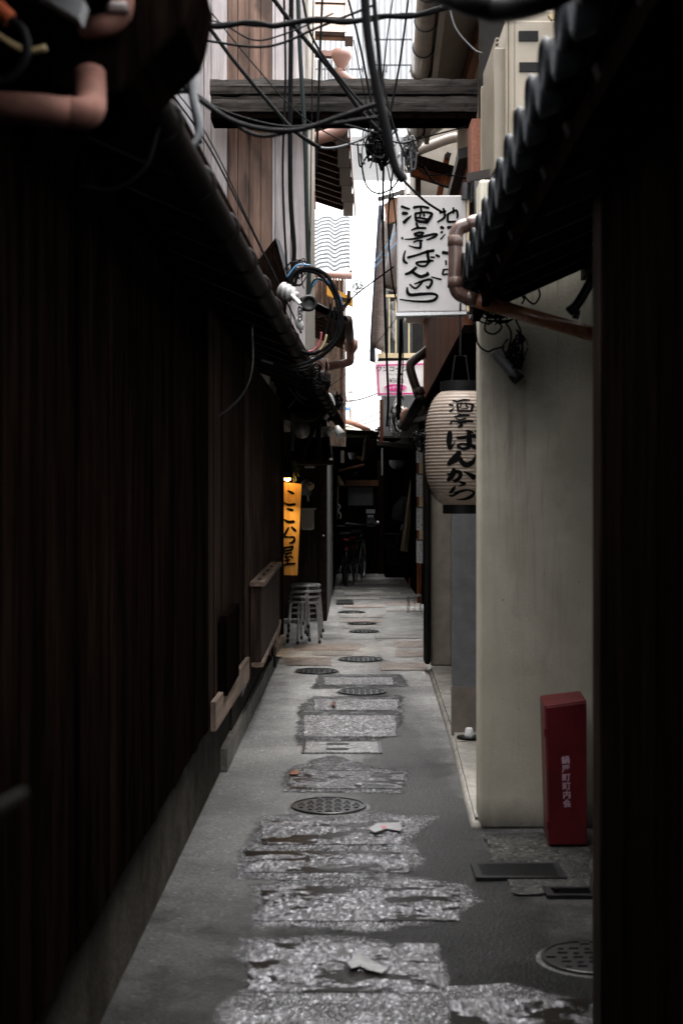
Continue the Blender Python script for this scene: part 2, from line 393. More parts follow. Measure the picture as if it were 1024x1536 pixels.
# ---- brush writing: strokes of (x, y, width) in photo pixels
def strokes_mesh(strokes, place, thick, bold=1.2):
    mb = MB()
    for st in strokes:
        c = catmull([Vector(q) for q in st], 7)
        L, Rr = [], []
        for i, q in enumerate(c):
            d = c[min(i + 1, len(c) - 1)] - c[max(i - 1, 0)]; d.z = 0
            d = d.normalized() if d.length > 1e-6 else Vector((1, 0, 0))
            nrm = Vector((-d.y, d.x, 0)) * max(q.z, .2) * bold / 2
            L.append(q + nrm); Rr.append(q - nrm)
        d0 = (c[1] - c[0]); d0.z = 0; d1 = (c[-1] - c[-2]); d1.z = 0
        e0 = c[0] - d0.normalized() * c[0].z * .35; e1 = c[-1] + d1.normalized() * c[-1].z * .35
        o = len(mb.v); N = len(c)
        vs = [place(p.x, p.y) for p in L] + [place(p.x, p.y) for p in Rr] + [place(e0.x, e0.y), place(e1.x, e1.y)]
        fs = [(i, i + 1, N + i + 1, N + i) for i in range(N - 1)] + [(2 * N, 0, N), (N - 1, 2 * N + 1, 2 * N - 1)]
        mb.add(vs, fs)
        thick += .00004
    return mb
def zs(strokes, ox, oy, k):
    return [[(ox + a / k, oy + b / k, w / k) for a, b, w in s] for s in strokes]
def text_mesh(body, place, size, bold=0, vertical=False, align='CENTER'):
    """built-in lettering turned into a mesh; place(u, v) -> point, in metres"""
    mb = MB()
    items = [(ch, -i * size * 1.03) for i, ch in enumerate(body)] if vertical else [(body, 0)]
    for s_, dy in items:
        c = bpy.data.curves.new('lettering', 'FONT'); c.body = s_; c.size = size; c.align_x = align; c.align_y = 'CENTER'
        c.offset = bold; c.resolution_u = 3
        o = bpy.data.objects.new('lettering', c); COL.objects.link(o); bpy.context.view_layer.update()
        dg = bpy.context.evaluated_depsgraph_get(); me = o.evaluated_get(dg).to_mesh()
        mb.add([place(v.co.x, v.co.y + dy) for v in me.vertices], [tuple(p.vertices) for p in me.polygons])
        bpy.data.objects.remove(o); bpy.data.curves.remove(c)
    return mb

# ------------------------------------------------------------------ world, sun, camera
w = bpy.data.worlds.new('World'); SC.world = w; w.use_nodes = True
nt = w.node_tree; bg = nt.nodes['Background']
sky = nt.nodes.new('ShaderNodeTexSky'); sky.sky_type = 'NISHITA'; sky.sun_disc = False
SUN_EL, SUN_AZ = R(80), R(25)            # azimuth from +Y, clockwise
sky.sun_elevation = SUN_EL; sky.sun_rotation = SUN_AZ; sky.dust_density = 4; sky.air_density = 1; sky.ozone_density = 1
hs = nt.nodes.new('ShaderNodeHueSaturation'); hs.inputs['Saturation'].default_value = .10   # overcast: the sky is nearly white
nt.links.new(sky.outputs[0], hs.inputs['Color']); nt.links.new(hs.outputs[0], bg.inputs['Color'])
bg.inputs['Strength'].default_value = .15
sl = bpy.data.lights.new('sun', 'SUN'); sl.energy = 1.5; sl.angle = R(75); sl.color = (1, .965, .92)
so = bpy.data.objects.new('sun', sl); COL.objects.link(so)
sd = Vector((math.sin(SUN_AZ) * math.cos(SUN_EL), math.cos(SUN_AZ) * math.cos(SUN_EL), math.sin(SUN_EL)))
so.rotation_euler = sd.to_track_quat('Z', 'Y').to_euler(); so.location = (0, 0, 20)
cam = bpy.data.cameras.new('camera'); co = bpy.data.objects.new('camera', cam); COL.objects.link(co); SC.camera = co
co.location = (0, 0, EYE); co.rotation_euler = (R(90), 0, 0)
cam.sensor_fit = 'AUTO'; cam.sensor_width = 36; cam.lens = 50; cam.shift_y = -28 / 1536
cam.clip_start = .05; cam.clip_end = 2000
cam.dof.use_dof = True; cam.dof.focus_distance = 11.5; cam.dof.aperture_fstop = 4.0
vs_ = SC.view_settings; vs_.view_transform = 'Standard'; vs_.look = 'None'; vs_.gamma = 1; vs_.exposure = 2.75
try:
    SC.cycles.use_denoising = True; SC.cycles.max_bounces = 8; SC.cycles.diffuse_bounces = 5
    SC.cycles.sample_clamp_indirect = 6
except Exception: pass

# ================================================================== SETTING: ground
LAY = [0.]
def grid_sheet(outline, z, mat, name, jitter=.0, kind='structure', grow=1.0):
    """a thin sheet of paving on the ground with an uneven outline"""
    pts = []; n = len(outline)
    for i in range(n):
        a, b = Vector(outline[i]), Vector(outline[(i + 1) % n])
        m = max(1, int((b - a).length / .045))
        for j in range(m):
            p = a.lerp(b, j / m)
            q = noise.noise_vector(Vector((p.x * 9, p.y * 9, z * 50))) * jitter + noise.noise_vector(Vector((p.x * 31, p.y * 31, 3))) * jitter * .5
            pts.append((p.x + q.x, p.y + q.y, z))
    LAY[0] += .00025
    cxy = Vector((sum(p[0] for p in pts) / len(pts), sum(p[1] for p in pts) / len(pts)))
    V = []; N = len(pts); rings = ((1.0, 0.), (.9, .5), (.78, 1.), (.4, 1.))
    for k_, e_ in rings:
        for p in pts: V.append((cxy.x + (p[0] - cxy.x) * k_ * grow, cxy.y + (p[1] - cxy.y) * k_ * grow, z + LAY[0]))
    V.append((cxy.x, cxy.y, z + LAY[0]))
    Fc = []
    for r_ in range(3):
        for i in range(N): Fc.append((r_ * N + i, r_ * N + (i + 1) % N, (r_ + 1) * N + (i + 1) % N, (r_ + 1) * N + i))
    for i in range(N): Fc.append((3 * N + i, 3 * N + (i + 1) % N, 4 * N))
    o = MB().add(V, Fc).build(name, mat, fixn=False)
    at = o.data.attributes.new('edge', 'FLOAT', 'POINT')
    at.data.foreach_set('value', [e_ for k_, e_ in rings for _ in range(N)] + [1.])
    return tag(o, kind=kind)
gb = MB(); gb.add([(-60, -40, 0), (60, -40, 0), (60, 160, 0), (-60, 160, 0)], [(0, 1, 2, 3)])
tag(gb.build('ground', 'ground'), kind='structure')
def sheet_px(pix, z, mat, name, jitter=.02, grow=1.0):
    return grid_sheet([G(*p) for p in pix], z, mat, name, jitter, grow=grow)
Q = lambda x0, x1, y0, y1: [(x0, y1), (x1, y1), (x1, y0), (x0, y0)]
# wet film round the sunk stones
for pix in ([(335, 1512), (400, 1470), (360, 1440), (375, 1412), (520, 1406), (660, 1425), (672, 1480), (760, 1475), (886, 1510), (886, 1560), (330, 1560)],
            [(388, 1388), (384, 1330), (480, 1312), (640, 1318), (700, 1330), (712, 1352), (670, 1380), (560, 1396)],
            [(360, 1316), (362, 1276), (400, 1226), (500, 1216), (600, 1222), (655, 1226), (612, 1262), (632, 1290), (600, 1314), (470, 1322)],
            [(430, 1188), (430, 1156), (470, 1140), (500, 1134), (560, 1152), (610, 1158), (604, 1190)],
            [(446, 1118), (450, 1060), (470, 1046), (600, 1044), (602, 1084), (572, 1108)],
            [(470, 1034), (480, 1012), (600, 1012), (610, 1030)]):
    sheet_px(pix, .0008, 'wet', 'wet_patch', .022, 1.12)
for pix, mat in ((Q(372, 658, 1416, 1490), 'slab'), (Q(672, 884, 1500, 1545), 'slab'), (Q(392, 690, 1330, 1383), 'slab'), (Q(366, 612, 1278, 1310), 'slab'),
                 (Q(392, 606, 1232, 1268), 'slab'), (Q(434, 606, 1158, 1184), 'slab'), (Q(455, 594, 1074, 1106), 'slab_mid'), (Q(470, 598, 1050, 1066), 'slab_mid'),
                 (Q(486, 590, 1017, 1028), 'slab_mid'), (Q(570, 640, 995, 1006), 'slab_pink'), (Q(428, 496, 987, 999), 'slab_pink')):
    sheet_px(pix, .0025, mat, 'paving_stone', .009, 1.04)
for i, (x0, x1, y0, y1, m) in enumerate(((440, 540, 966, 976, 'slab_pink'), (590, 638, 962, 972, 'slab_pink'), (592, 637, 976, 986, 'slab_pink'), (468, 530, 977, 984, 'slab_tan'),
                                         (482, 520, 953, 959, 'slab_tan'), (562, 636, 951, 958, 'slab_tan'), (508, 576, 939, 943, 'slab_tan'), (508, 574, 930, 934, 'slab_pink'),
                                         (508, 577, 921, 927, 'slab_tan'), (514, 575, 908, 912, 'slab_pink'), (578, 632, 912, 917, 'slab_tan'), (578, 632, 903, 908, 'slab_pink'),
                                         (500, 570, 896, 900, 'slab_tan'), (514, 602, 889, 893, 'slab_tan'), (510, 612, 881, 885, 'slab_tan'), (530, 600, 873, 877, 'slab_pink'),
                                         (578, 630, 894, 898, 'slab_tan'), (530, 610, 867, 870, 'slab_tan'))):
    sheet_px(Q(x0, x1, y0, y1), .001, m, 'paving_stone', .007)
sheet_px([(722, 1252), (886, 1250), (886, 1345), (770, 1345), (742, 1300)], .0005, 'pebble', 'pebbled_paving', .02)

# ---- covers and grates in the paving
def manhole(x, y, wpx, label, pitch=.045):
    c = G(x, y); r = wpx / F * c.y / 2
    t = thing('manhole_cover', label, 'manhole', (c.x, c.y, 0), 'round iron covers set in the alley paving')
    MB().lathe([(r, .003), (r, .013), (r * .985, .015), (r * .93, .015), (r * .925, .009)], (c.x, c.y, 0), n=48, cap=False).build('frame', 'iron', t)
    MB().lathe([(r * 1.10, .0012), (r * 1.0, .0035)], (c.x, c.y, 0), n=48, cap=False).build('collar', 'collar', t)
    lid = MB().lathe([(r * .92, .002), (r * .92, .0105)], (c.x, c.y, 0), n=48)
    k = int(r / pitch) + 1
    for i in range(-k, k + 1):
        for j in range(-k, k + 1):
            a, b = i * pitch, j * pitch
            if math.hypot(a, b) < r * .82:
                h = pitch * .30
                if (i + j) % 2: lid.box(c.x + a - h * 1.2, c.x + a + h * 1.2, c.y + b - h * .7, c.y + b + h * .7, .0105, .0165)
                else: lid.box(c.x + a - h * .7, c.x + a + h * .7, c.y + b - h * 1.2, c.y + b + h * 1.2, .0105, .0165)
    lid.build('lid', 'iron', t)
    return t
manhole(493, 1211, 113, 'wet round iron cover among the pitted wet stones')
manhole(886, 1440, 150, 'large round iron cover half hidden by the black wall on the right')
manhole(543, 1039, 72, 'round iron cover just beyond the pale damp stone patch')
manhole(475, 1008, 64, 'round iron cover on the left side of the path before the stools')
manhole(541, 990, 66, 'round iron cover in mid path between two pinkish stones')
manhole(546, 948, 44, 'small round iron cover level with the feet of the stools')
manhole(543, 936, 42, 'narrow round cover beside two pale paving strips', .06)
manhole(527, 919, 40, 'small far round cover nearest the grate by the left wall', .06)
def grate(x0, x1, y0, y1, label, slots, name='drain_cover', cat='drain cover', mat='black_iron'):
    a, b, c, d = G(x0, y1), G(x1, y1), G(x1, y0), G(x0, y0)
    m = (a + c) / 2; t = thing(name, label, cat, (m.x, m.y, 0))
    X0, X1, Y0, Y1 = a.x, b.x, a.y, d.y
    e = .025
    fr = MB().box(X0, X1, Y0, Y0 + e, .002, .016).box(X0, X1, Y1 - e, Y1, .002, .016).box(X0, X0 + e, Y0 + e, Y1 - e, .002, .016).box(X1 - e, X1, Y0 + e, Y1 - e, .002, .016)
    fr.build('frame', mat, t)
    MB().box(X0 + e, X1 - e, Y0 + e, Y1 - e, .002, .008).build('tray', 'black_plastic', t)
    g = MB()
    for i in range(slots):
        x = X0 + e + (X1 - X0 - 2 * e) * (i + .5) / slots
        g.box(x - .006, x + .006, Y0 + e, Y1 - e, .008, .015)
    g.build('grille', mat, t); return t
grate(713, 850, 1299, 1322, 'long dark drain grate in front of the white pier', 40)
grate(820, 900, 1335, 1349, 'shorter dark plate behind the black wall edge', 24)
grate(504, 530, 901, 907, 'small drain grate close to the far left wall', 12)
a, c = G(457, 1131), G(566, 1115)
t = thing('handhole_lid', 'rectangular concrete lid with two lifting slots in the path', 'lid', ((a.x + c.x) / 2, (a.y + c.y) / 2, 0))
MB().box(a.x, c.x, a.y, c.y, .001, .010).build('plate', 'lid_stone', t)
fr = MB()
for x0, x1, y0, y1 in ((a.x - .02, a.x - .002, a.y, c.y), (c.x + .002, c.x + .02, a.y, c.y), (a.x - .02, c.x + .02, c.y + .002, c.y + .02)): fr.box(x0, x1, y0, y1, .001, .009)
fr.build('frame', 'dark_steel', t)
sl_ = MB()
for yy in (1118.5, 1126): q0, q1 = G(489, yy), G(523, yy); sl_.box(q0.x, q1.x, q0.y - .03, q0.y + .03, .0102, .0118)
sl_.build('slot', 'black_plastic', t)

# ---- litter
def scrap(pix, z, mat, name, label, cat, curl=.012):
    pts = [G(*p) for p in pix]; c = sum(pts, Vector()) / len(pts); mb = MB()
    ring = [(p.x, p.y, z + curl * abs(noise.noise(Vector((p.x * 40, p.y * 40, 1))))) for p in pts]
    n = len(ring); mb.add([(c.x, c.y, z + curl * .4)] + ring + [(c.x, c.y, z + curl * .4 - .002)] + [(x, y, q - .002) for x, y, q in ring],
                          [(0, 1 + i, 1 + (i + 1) % n) for i in range(n)] + [(n + 1, n + 2 + (i + 1) % n, n + 2 + i) for i in range(n)] + [(1 + i, n + 2 + i, n + 2 + (i + 1) % n, 1 + (i + 1) % n) for i in range(n)])
    return tag(mb.build(name, mat), label, cat)
scrap([(520, 1452), (532, 1442), (536, 1430), (543, 1440), (556, 1446), (566, 1452), (582, 1460), (572, 1466), (552, 1462), (540, 1456), (527, 1460)], .014, 'wet_paper', 'torn_paper', 'torn white scrap of paper stuck on the nearest wet stone', 'litter')
scrap([(552, 1248), (566, 1241), (598, 1240), (603, 1246), (600, 1252), (580, 1248), (562, 1254)], .014, 'wet_paper', 'wet_wrapper', 'wet white wrapper with pink print on a dark stone', 'litter')
scrap([(571, 1246), (576, 1241), (580, 1246), (575, 1250)], .019, 'red_cable', 'wrapper_print', 'pink torn print lying on the wet white wrapper', 'litter', .002)
scrap([(434, 1162), (441, 1159), (450, 1161), (447, 1165), (437, 1166)], .014, 'leaf_orange', 'dead_leaf', 'single orange dead leaf on the corner of a wet stone', 'leaf')
scrap([(532, 1181), (538, 1176), (545, 1178), (542, 1182)], .014, 'wet_paper', 'paper_scrap', 'small white paper scrap on the stone with the orange leaf', 'litter')
scrap([(496, 1061), (500, 1058), (504, 1060), (502, 1064)], .02, 'card_print', 'dark_pebble', 'dark pebble alone on the pale damp stone', 'pebble', .03)

# ================================================================== NEAR LEFT HOUSE
def EL(Y): return -.478 + .0275 * Y
def XP(Y): return -.635 + .004 * Y
def XF(Y): return -.74 + .0085 * Y
t = thing('timber_house', 'long dark plank-clad house with a low eave along the left side', 'house', (-1.2, 6, 0)); HL = t
pls = [MB(), MB(), MB()]; y = -5.0; i = 0
while y < 13.38:
    wv = .135 + .02 * rnd.random(); y1 = min(y + wv, 13.4)
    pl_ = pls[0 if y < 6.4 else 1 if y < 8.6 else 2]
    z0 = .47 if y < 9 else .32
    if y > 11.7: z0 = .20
    dx = rnd.uniform(-.004, .004)
    pl_.slab((XP(y) - .03, y, z0), (XP(y) + dx, y, z0), (XP(y1) + dx, y1 - .006, z0), (XP(y1) - .03, y1 - .006, z0), (0, 0, 2.42 - z0))
    if y > 8.5: pl_.box(XP(y1) - .02, XP(y1) + .009, y1 - .018, y1 + .010, z0 + .001, 2.419)
    y = y1
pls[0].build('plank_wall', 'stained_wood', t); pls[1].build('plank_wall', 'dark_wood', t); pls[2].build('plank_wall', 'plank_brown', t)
MB().box(-2.6, XP(0) - .035, -5, 13.395, .475, 2.43).build('wall_core', 'dark_wall', t)
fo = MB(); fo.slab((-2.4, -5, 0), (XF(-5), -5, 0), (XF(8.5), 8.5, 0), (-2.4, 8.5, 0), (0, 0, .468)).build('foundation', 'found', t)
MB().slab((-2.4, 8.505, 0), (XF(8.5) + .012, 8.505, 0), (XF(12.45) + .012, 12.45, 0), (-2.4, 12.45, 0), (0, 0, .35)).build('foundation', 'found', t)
MB().slab((-.75, 7.9, 0), (XF(8.4) + .035, 7.9, 0), (XF(12.4) + .04, 12.4, 0), (-.75, 12.4, 0), (0, 0, .13)).build('kerb_stone', 'kerb', t)
MB().slab((XP(8) - .02, 8.6, .32), (XP(8) + .004, 8.6, .32), (XP(9) + .004, 9.05, .35), (XP(9) - .02, 9.05, .35), (0, 0, .16)).build('skirting_board', 'grey_wall', t)
MB().box(-2.2, XP(13.4) + .035, 13.402, 13.52, .12, 2.4).build('corner_post', 'dark_wood', t)
MB().slab((XP(7) + .006, 6.54, .455), (XP(7) + .03, 6.54, .455), (XP(9) + .03, 8.82, .40), (XP(9) + .006, 8.82, .40), (0, 0, .135)).build('patch_board', 'old_board', t)
MB().bar((XP(12) + .03, 11.9, .24), (XP(13) + .03, 13.55, .17), .025, .085).build('skirting_board', 'old_board', t)
MB().bar((XP(12) + .045, 11.8, .26), (XP(12) + .045, 12.6, .42), .02, .03).build('loose_batten', 'old_board', t)
vb = MB().box(XP(7) + .013, XP(7) + .05, 6.95, 7.75, .56, .95)
vb.build('vent_box', 'black_wood', t)
cv = thing('utility_cover', 'wooden cover box with a pale capping board on the dark plank wall', 'box', (XP(10), 10.4, .45))
bm_ = MB()
for k in range(7): bm_.box(XP(10) + .06, XP(10) + .082, 9.12 + k * .37, 9.12 + k * .37 + .36, .47, .955)
bm_.box(XP(10) + .014, XP(10) + .08, 9.09, 9.115, .46, .955)
bm_.build('box_front', 'plank_brown', cv)
MB().box(XP(10) + .013, XP(10) + .105, 9.06, 11.75, .957, .985).build('top_board', 'old_board', cv)
MB().box(XP(10) + .02, XP(10) + .095, 9.08, 11.73, .44, .468).build('bottom_board', 'old_board', cv)
bo = MB()
for k in range(5): bo.lathe([(.012, 0), (.012, .008), (.005, .012)], (XP(10) + .06, 9.3 + k * .53, .985), n=8)
bo.build('bolt', 'dark_steel', cv)
pp = MB().tube([(XF(12.5) + .03, 12.52, .02), (XF(12.5) + .03, 12.52, .34)], .028); tag(pp.build('drain_stub', 'green_cable', None, True), 'short dark green pipe stub at the end of the left foundation', 'pipe')
# eave, rafters, gutter
ev = MB()
for a, b in ((1.2, 5), (5, 9), (9, 13), (13, 17.3)):
    ev.slab((EL(a) - .01, a, 2.44), (EL(b) - .01, b, 2.44), (-1.35, b, 2.86), (-1.35, a, 2.86), (0, 0, .05))
ev.build('eave', 'black_wood', t)
for k in range(26):
    y = 1.3 + k * .62
    if y > 17: break
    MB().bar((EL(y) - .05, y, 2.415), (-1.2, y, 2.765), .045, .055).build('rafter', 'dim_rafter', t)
gu = MB(); gu.tube([(EL(y_), y_, 2.36) for y_ in (2.98, 5, 8, 12, 14.5)], .040, 14); gu.tube([(EL(14.5), 14.5, 2.36), (EL(17.2), 17.2, 2.35)], .042, 12)
gt = gu.build('gutter', 'gutter', t, True)
for k in range(24):
    y = 3.1 + k * .62
    if y < 17: MB().tube([(EL(y) + .045 * math.cos(a_), y, 2.36 + .045 * math.sin(a_)) for a_ in [i_ * math.pi / 6 for i_ in range(12)]], .008, 6, closed=True).build('gutter_clip', 'gutter', gt, True)
hp = P(482, 575, 13.6)
hd = MB().lathe([(.05, -.16), (.055, -.10), (.085, -.02), (.085, .09)], hp, n=16); hd.build('rain_head', 'gutter', t, True)
dp = catmull([P(480, 600, 13.6), P(468, 620, 13.55), P(440, 620, 13.5), P(415, 616, 13.4)], 5)
MB().tube(dp, .075, 12).build('downpipe', 'gutter', t, True)
# set-back upper storey with ribbed siding
us = MB(); y = 2.0
while y < 9.5:
    X = -1.17 + .023 * y
    us.box(X - .03, X, y, y + .052, 2.6, 5.2); us.box(X - .03, X + .018, y + .052, y + .074, 2.6, 5.2); y += .0745
us.build('upper_siding', 'corrugated', t)
MB().box(-3.0, -1.17, 2.0, 9.5, 2.6, 5.2).build('upper_wall', 'dark_wall', t)

# ---- boarded house standing further into the alley (faces the camera)
t = thing('boarded_house', 'tall house with brown and pale vertical boards behind the crossbeam', 'house', (-1.2, 10.5, 0)); HB = t
Yb = 9.6
def bx(x): return (x - CX) / F * Yb
def eb(x): return 2.48 + max(0, EL(Yb) - x) * .362
wl = MB(); wp = MB()
edges = [300, 306, 312, 317, 341, 357, 374, 391, 408, 413, 436, 458]
for i in range(len(edges) - 1):
    x0, x1 = bx(edges[i]), bx(edges[i + 1])
    brown = 341 <= edges[i] < 408
    (wl if brown else wp).box(x0 + .002, x1 - .003, Yb + (.004 if brown else 0), Yb + .05, eb((x0 + x1) / 2), 8.4)
wl.build('brown_boards', 'siding', t); wp.build('pale_boards', 'pale_siding', t)
rg = MB()
for i in range(46):
    xx = 301 + i * 3.42
    if 341 < xx < 408: continue
    rg.box(bx(xx), bx(xx) + .004, Yb - .004, Yb + .004, eb(bx(xx)), 8.4)
rg.build('board_ribs', 'pale_siding', t)
MB().box(bx(300), bx(458), Yb + .052, 12.2, 2.87, 8.4).build('wall_body', 'cream_wall', t)
MB().box(-2.4, bx(300) + .0, Yb + .06, 13.3, 2.9, 8.4).build('side_wall', 'grey_wall', t)
MB().box(bx(457), bx(462), Yb + .03, 12.1, 2.52, 8.38).build('corner_trim', 'ivory_wall', t)
h = thing('window_hood', 'small sloping slatted hood on the boarded house above the gutter', 'hood', P(400, 440, 9.4))
A, B_, C_, D_ = P(386, 392, 9.1), P(413, 357, 9.55), P(432, 428, 9.55), P(425, 470, 9.1)
MB().slab(A, B_, P(433, 418, 9.55), P(428, 476, 9.1), (0, .0, -.03)).build('roof', 'black_wood', h)
MB().slab(P(413, 356, 9.5), P(420, 362, 9.5), P(441, 424, 9.5), P(433, 430, 9.5), (0, .05, 0)).build('end_board', 'grey_wall', h)
lv = MB()
for k in range(14):
    f0 = k / 14
    a0 = P(386, 394, 9.08).lerp(P(420, 474, 9.08), f0); b0 = P(411, 358, 9.5).lerp(P(430, 430, 9.5), f0)
    lv.bar(a0 - Vector((0, 0, .035)), b0 - Vector((0, 0, .035)), .02, .012)
lv.build('slats', 'black_wood', h)
MB().slab(P(386, 396, 9.1), P(411, 360, 9.54), P(432, 440, 9.54), P(420, 480, 9.1), (0, 0, -.01)).build('soffit', 'rafter', h)

# ---- crossbeam
t = thing('cross_beam', 'weathered black double beam spanning the alley between the houses', 'beam', P(514, 150, 9.3))
def rough_beam(x0, x1, y0, y1, Y0, Y1, seed, n=40):
    mb = MB(); prev = None; V = []; Fc = []
    for i in range(n + 1):
        x = x0 + (x1 - x0) * i / n
        for k, (yy, YY) in enumerate(((y1, Y0), ((y0 + y1) / 2, Y0 - .012), (y0, Y0), (y0, Y1), (y1, Y1))):
            p = P(x, yy, 9.3); j = noise.noise(Vector((x * .03, k * 7.1, seed))) * .012 + noise.noise(Vector((x * .15, k * 3.3, seed))) * .006
            V.append((p.x, YY + j, p.z + j * (1.6 if k in (2, 3) else .6)))
        if i:
            for k in range(5):
                k2 = (k + 1) % 5; Fc.append(((i - 1) * 5 + k, (i - 1) * 5 + k2, i * 5 + k2, i * 5 + k))
    Fc += [tuple(range(5))[::-1], tuple(n * 5 + k for k in range(5))]
    return mb.add(V, Fc)
rough_beam(317, 714, 125, 147, 9.20, 9.5, 1).build('upper_timber', 'beam', t)
rough_beam(318, 714, 149, 172, 9.22, 9.5, 5).build('lower_timber', 'beam', t)
MB().box(P(317, 0, 9.3).x, P(713, 0, 9.3).x, 9.24, 9.5, P(0, 181, 9.3).z, P(0, 173, 9.3).z).build('under_board', 'black_wood', t)

# ---- left house B with big upper eave, pipes
t = thing('rafter_house', 'tall left house with open rafters and a pink drainpipe past the crossbeam', 'house', (-1, 14.5, 0))
MB().box(-2.6, -.62, 12.25, 18.6, 2.3, 9.0).build('wall', 'cream_wall', t)
def LB(c, Y): return c + .023 * Y
so_ = MB(); so_.slab((LB(-.36, 12.3), 12.3, 5.0), (LB(-.36, 17.2), 17.2, 5.0), (-.62, 17.2, 5.22), (-.62, 12.3, 5.22), (0, 0, .05)).build('soffit', 'black_wood', t)
for k in range(15):
    y = 12.4 + k * .33; MB().bar((LB(-.37, y), y, 4.965), (-.64, y, 5.18), .05, .06).build('rafter', 'edge_rafter', t)
g_ = MB()
for k in range(6): y = 12.2 + k * .86; g_.slab((LB(-.36, y), y, 4.93), (LB(-.24, y), y, 4.93), (LB(-.24, y), y + .84, 4.93), (LB(-.36, y), y + .84, 4.93), (0, 0, .10))
g_.build('box_gutter', 'taupe', t)
MB().slab((LB(-.24, 12.2), 12.2, 4.92), (LB(-.225, 12.2), 12.2, 4.92), (LB(-.225, 17.3), 17.3, 4.92), (LB(-.24, 17.3), 17.3, 4.92), (0, 0, .13)).build('fascia', 'pvc', t)
MB().tube(catmull([P(511, 170, 12.0), P(511, 190, 12.0), P(506, 198, 12.0), P(492, 203, 12.0), P(455, 213, 12.0), P(440, 217, 12)], 5), .055, 12).build('drainpipe', 'pvc', t, True)
MB().lathe([(.062, -.03), (.062, .03)], P(511, 184, 12.0), n=14).build('pipe_collar', 'pvc', t, True)
MB().slab(P(462, 60, 12.6), P(521, 62, 12.6), P(524, -40, 15.5), P(455, -40, 15.5), (0, 0, .05)).build('upper_soffit', 'soffit', t)
for k in range(5): MB().bar(P(463, 50 - k * 22, 12.6 + k * .6), P(521, 52 - k * 22, 12.6 + k * .6), .03, .035).build('upper_rafter', 'rafter', t)
MB().bar(P(523, 62, 12.5), P(524, -60, 15.5), .07, .09).build('upper_fascia', 'taupe', t)
MB().slab(P(458, -30, 11.6), P(445, -30, 11.6), P(449, 120, 11.6), P(467, 118, 11.6), (0, .12, 0)).build('barge_board', 'brown_wood', t)
MB().slab(P(460, -30, 11.58), P(457, -30, 11.58), P(466, 119, 11.58), P(470, 118, 11.58), (0, .12, 0)).build('barge_trim', 'white_plastic', t)
MB().slab(P(466, 74, 12.3), P(522, 78, 12.3), P(522, 86, 12.3), P(466, 82, 12.3), (0, .08, 0)).build('upper_gutter', 'pvc', t)
MB().lathe([(.03, -.20), (.036, -.12), (.085, -.03), (.09, .03)], P(512, 82, 12.2), n=16).build('rain_head', 'pvc', t, True)
MB().tube(catmull([P(509, 104, 12.2), P(509, 110, 12.2), P(518, 117, 12.2), P(530, 124, 12.2)], 5), .045, 12).build('drainpipe', 'pvc', t, True)
ff = MB()
for k in range(12): ff.box(P(466 + k * 5, 0, 13.5).x, P(468.6 + k * 5, 0, 13.5).x, 13.5, 13.54, P(0, 128, 13.5).z, P(0, 90, 13.5).z)
ff.build('vent_slats', 'metal_white', t)
cp = thing('chain_pulley', 'rusty block with a hanging beaded chain beside the rafter eave', 'pulley', P(466, 300, 11.9))
MB().bar(P(466, 288, 11.9), P(468, 314, 11.9), .07, .05).build('block', 'rust_wall', cp)
MB().tube([P(465 + 4 * math.cos(a_), 284 + 6 * math.sin(a_), 11.9) for a_ in [i_ * math.pi / 5 for i_ in range(10)]], .008, 6, closed=True).build('ring', 'dark_steel', cp, True)
ch = MB()
for k in range(34):
    for xo in (0, 5 * (1 - k / 34)): ch.lathe([(.002, -.014), (.011, 0), (.002, .014)], P(463.5 + k * .08 + xo, 315 + k * 3.1, 11.9), n=6)
ch.build('chain', 'dark_steel', cp, True)

# ---- left house C with the bright tiled roof
t = thing('tiled_house', 'left house with a silvery pantile roof facing down the alley', 'house', (-.6, 20, 0))
Zc = P(0, 410, 20).z
rt = MB(); nx, ny = 48, 15
X0, X1 = -1.4, P(526, 0, 20).x
V = []; Fc = []
for j in range(ny):
    for e in (0, 1):
        yy = 20 + (j + e) * .212; zz = Zc + (j + e) * .095 + (.028 if e == 0 else 0)
        for i in range(nx + 1):
            x = X0 + (X1 - X0) * i / nx; ph = (X1 - x) / .30 * 2 * math.pi
            wv = .028 * (math.sin(ph) + .35 * math.sin(2 * ph + 1))
            V.append((x, yy, zz + wv))
for r_ in range(2 * ny - 1):
    for i in range(nx):
        Fc.append((r_ * (nx + 1) + i, r_ * (nx + 1) + i + 1, (r_ + 1) * (nx + 1) + i + 1, (r_ + 1) * (nx + 1) + i))
rt.add(V, Fc).build('roof', 'pale_tile', t, fixn=False)
MB().tube([P(455, 410, 19.9), P(528, 414, 19.9)], .05, 12).build('gutter', 'pvc', t, True)
MB().bar(P(526, 411, 19.98), (X1 + .02, 23.2, Zc + 1.4), .04, .1).build('verge', 'dark_roof', t)
MB().box(-2, X1 - .1, 20.1, 23, 2.3, Zc - .08).build('wall', 'dark_wall', t)
pb = MB()
for k in range(13): xx = 464 + k * 4.3; pb.box(P(xx, 0, 19.4).x, P(xx + 2.6 + (k % 3) * .6, 0, 19.4).x, 19.4 + (k % 2) * .05, 19.6, 2.4, Zc - .15)
pb.build('wall_boards', 'siding', t)
MB().slab(P(490, 428, 19), P(529, 446, 19), P(529, 460, 19), P(490, 442, 19), (0, .1, 0)).build('yellow_beam', 'yellow_paint', t)
kb = MB(); kb.bar(P(500, 446, 18.95), P(526, 452, 18.95), .05, .05); kb.bar(P(523, 436, 18.95), P(523, 452, 18.95), .05, .05); kb.bar(P(514, 466, 18.95), P(524, 450, 18.95), .04, .04)
kb.build('bracket', 'rafter', t)
MB().slab(P(463, 446, 15.2), P(521, 478, 15.2), P(521, 482, 15.2), P(463, 455, 15.2), (0, .06, 0)).build('lower_roof_edge', 'metal_white', t)
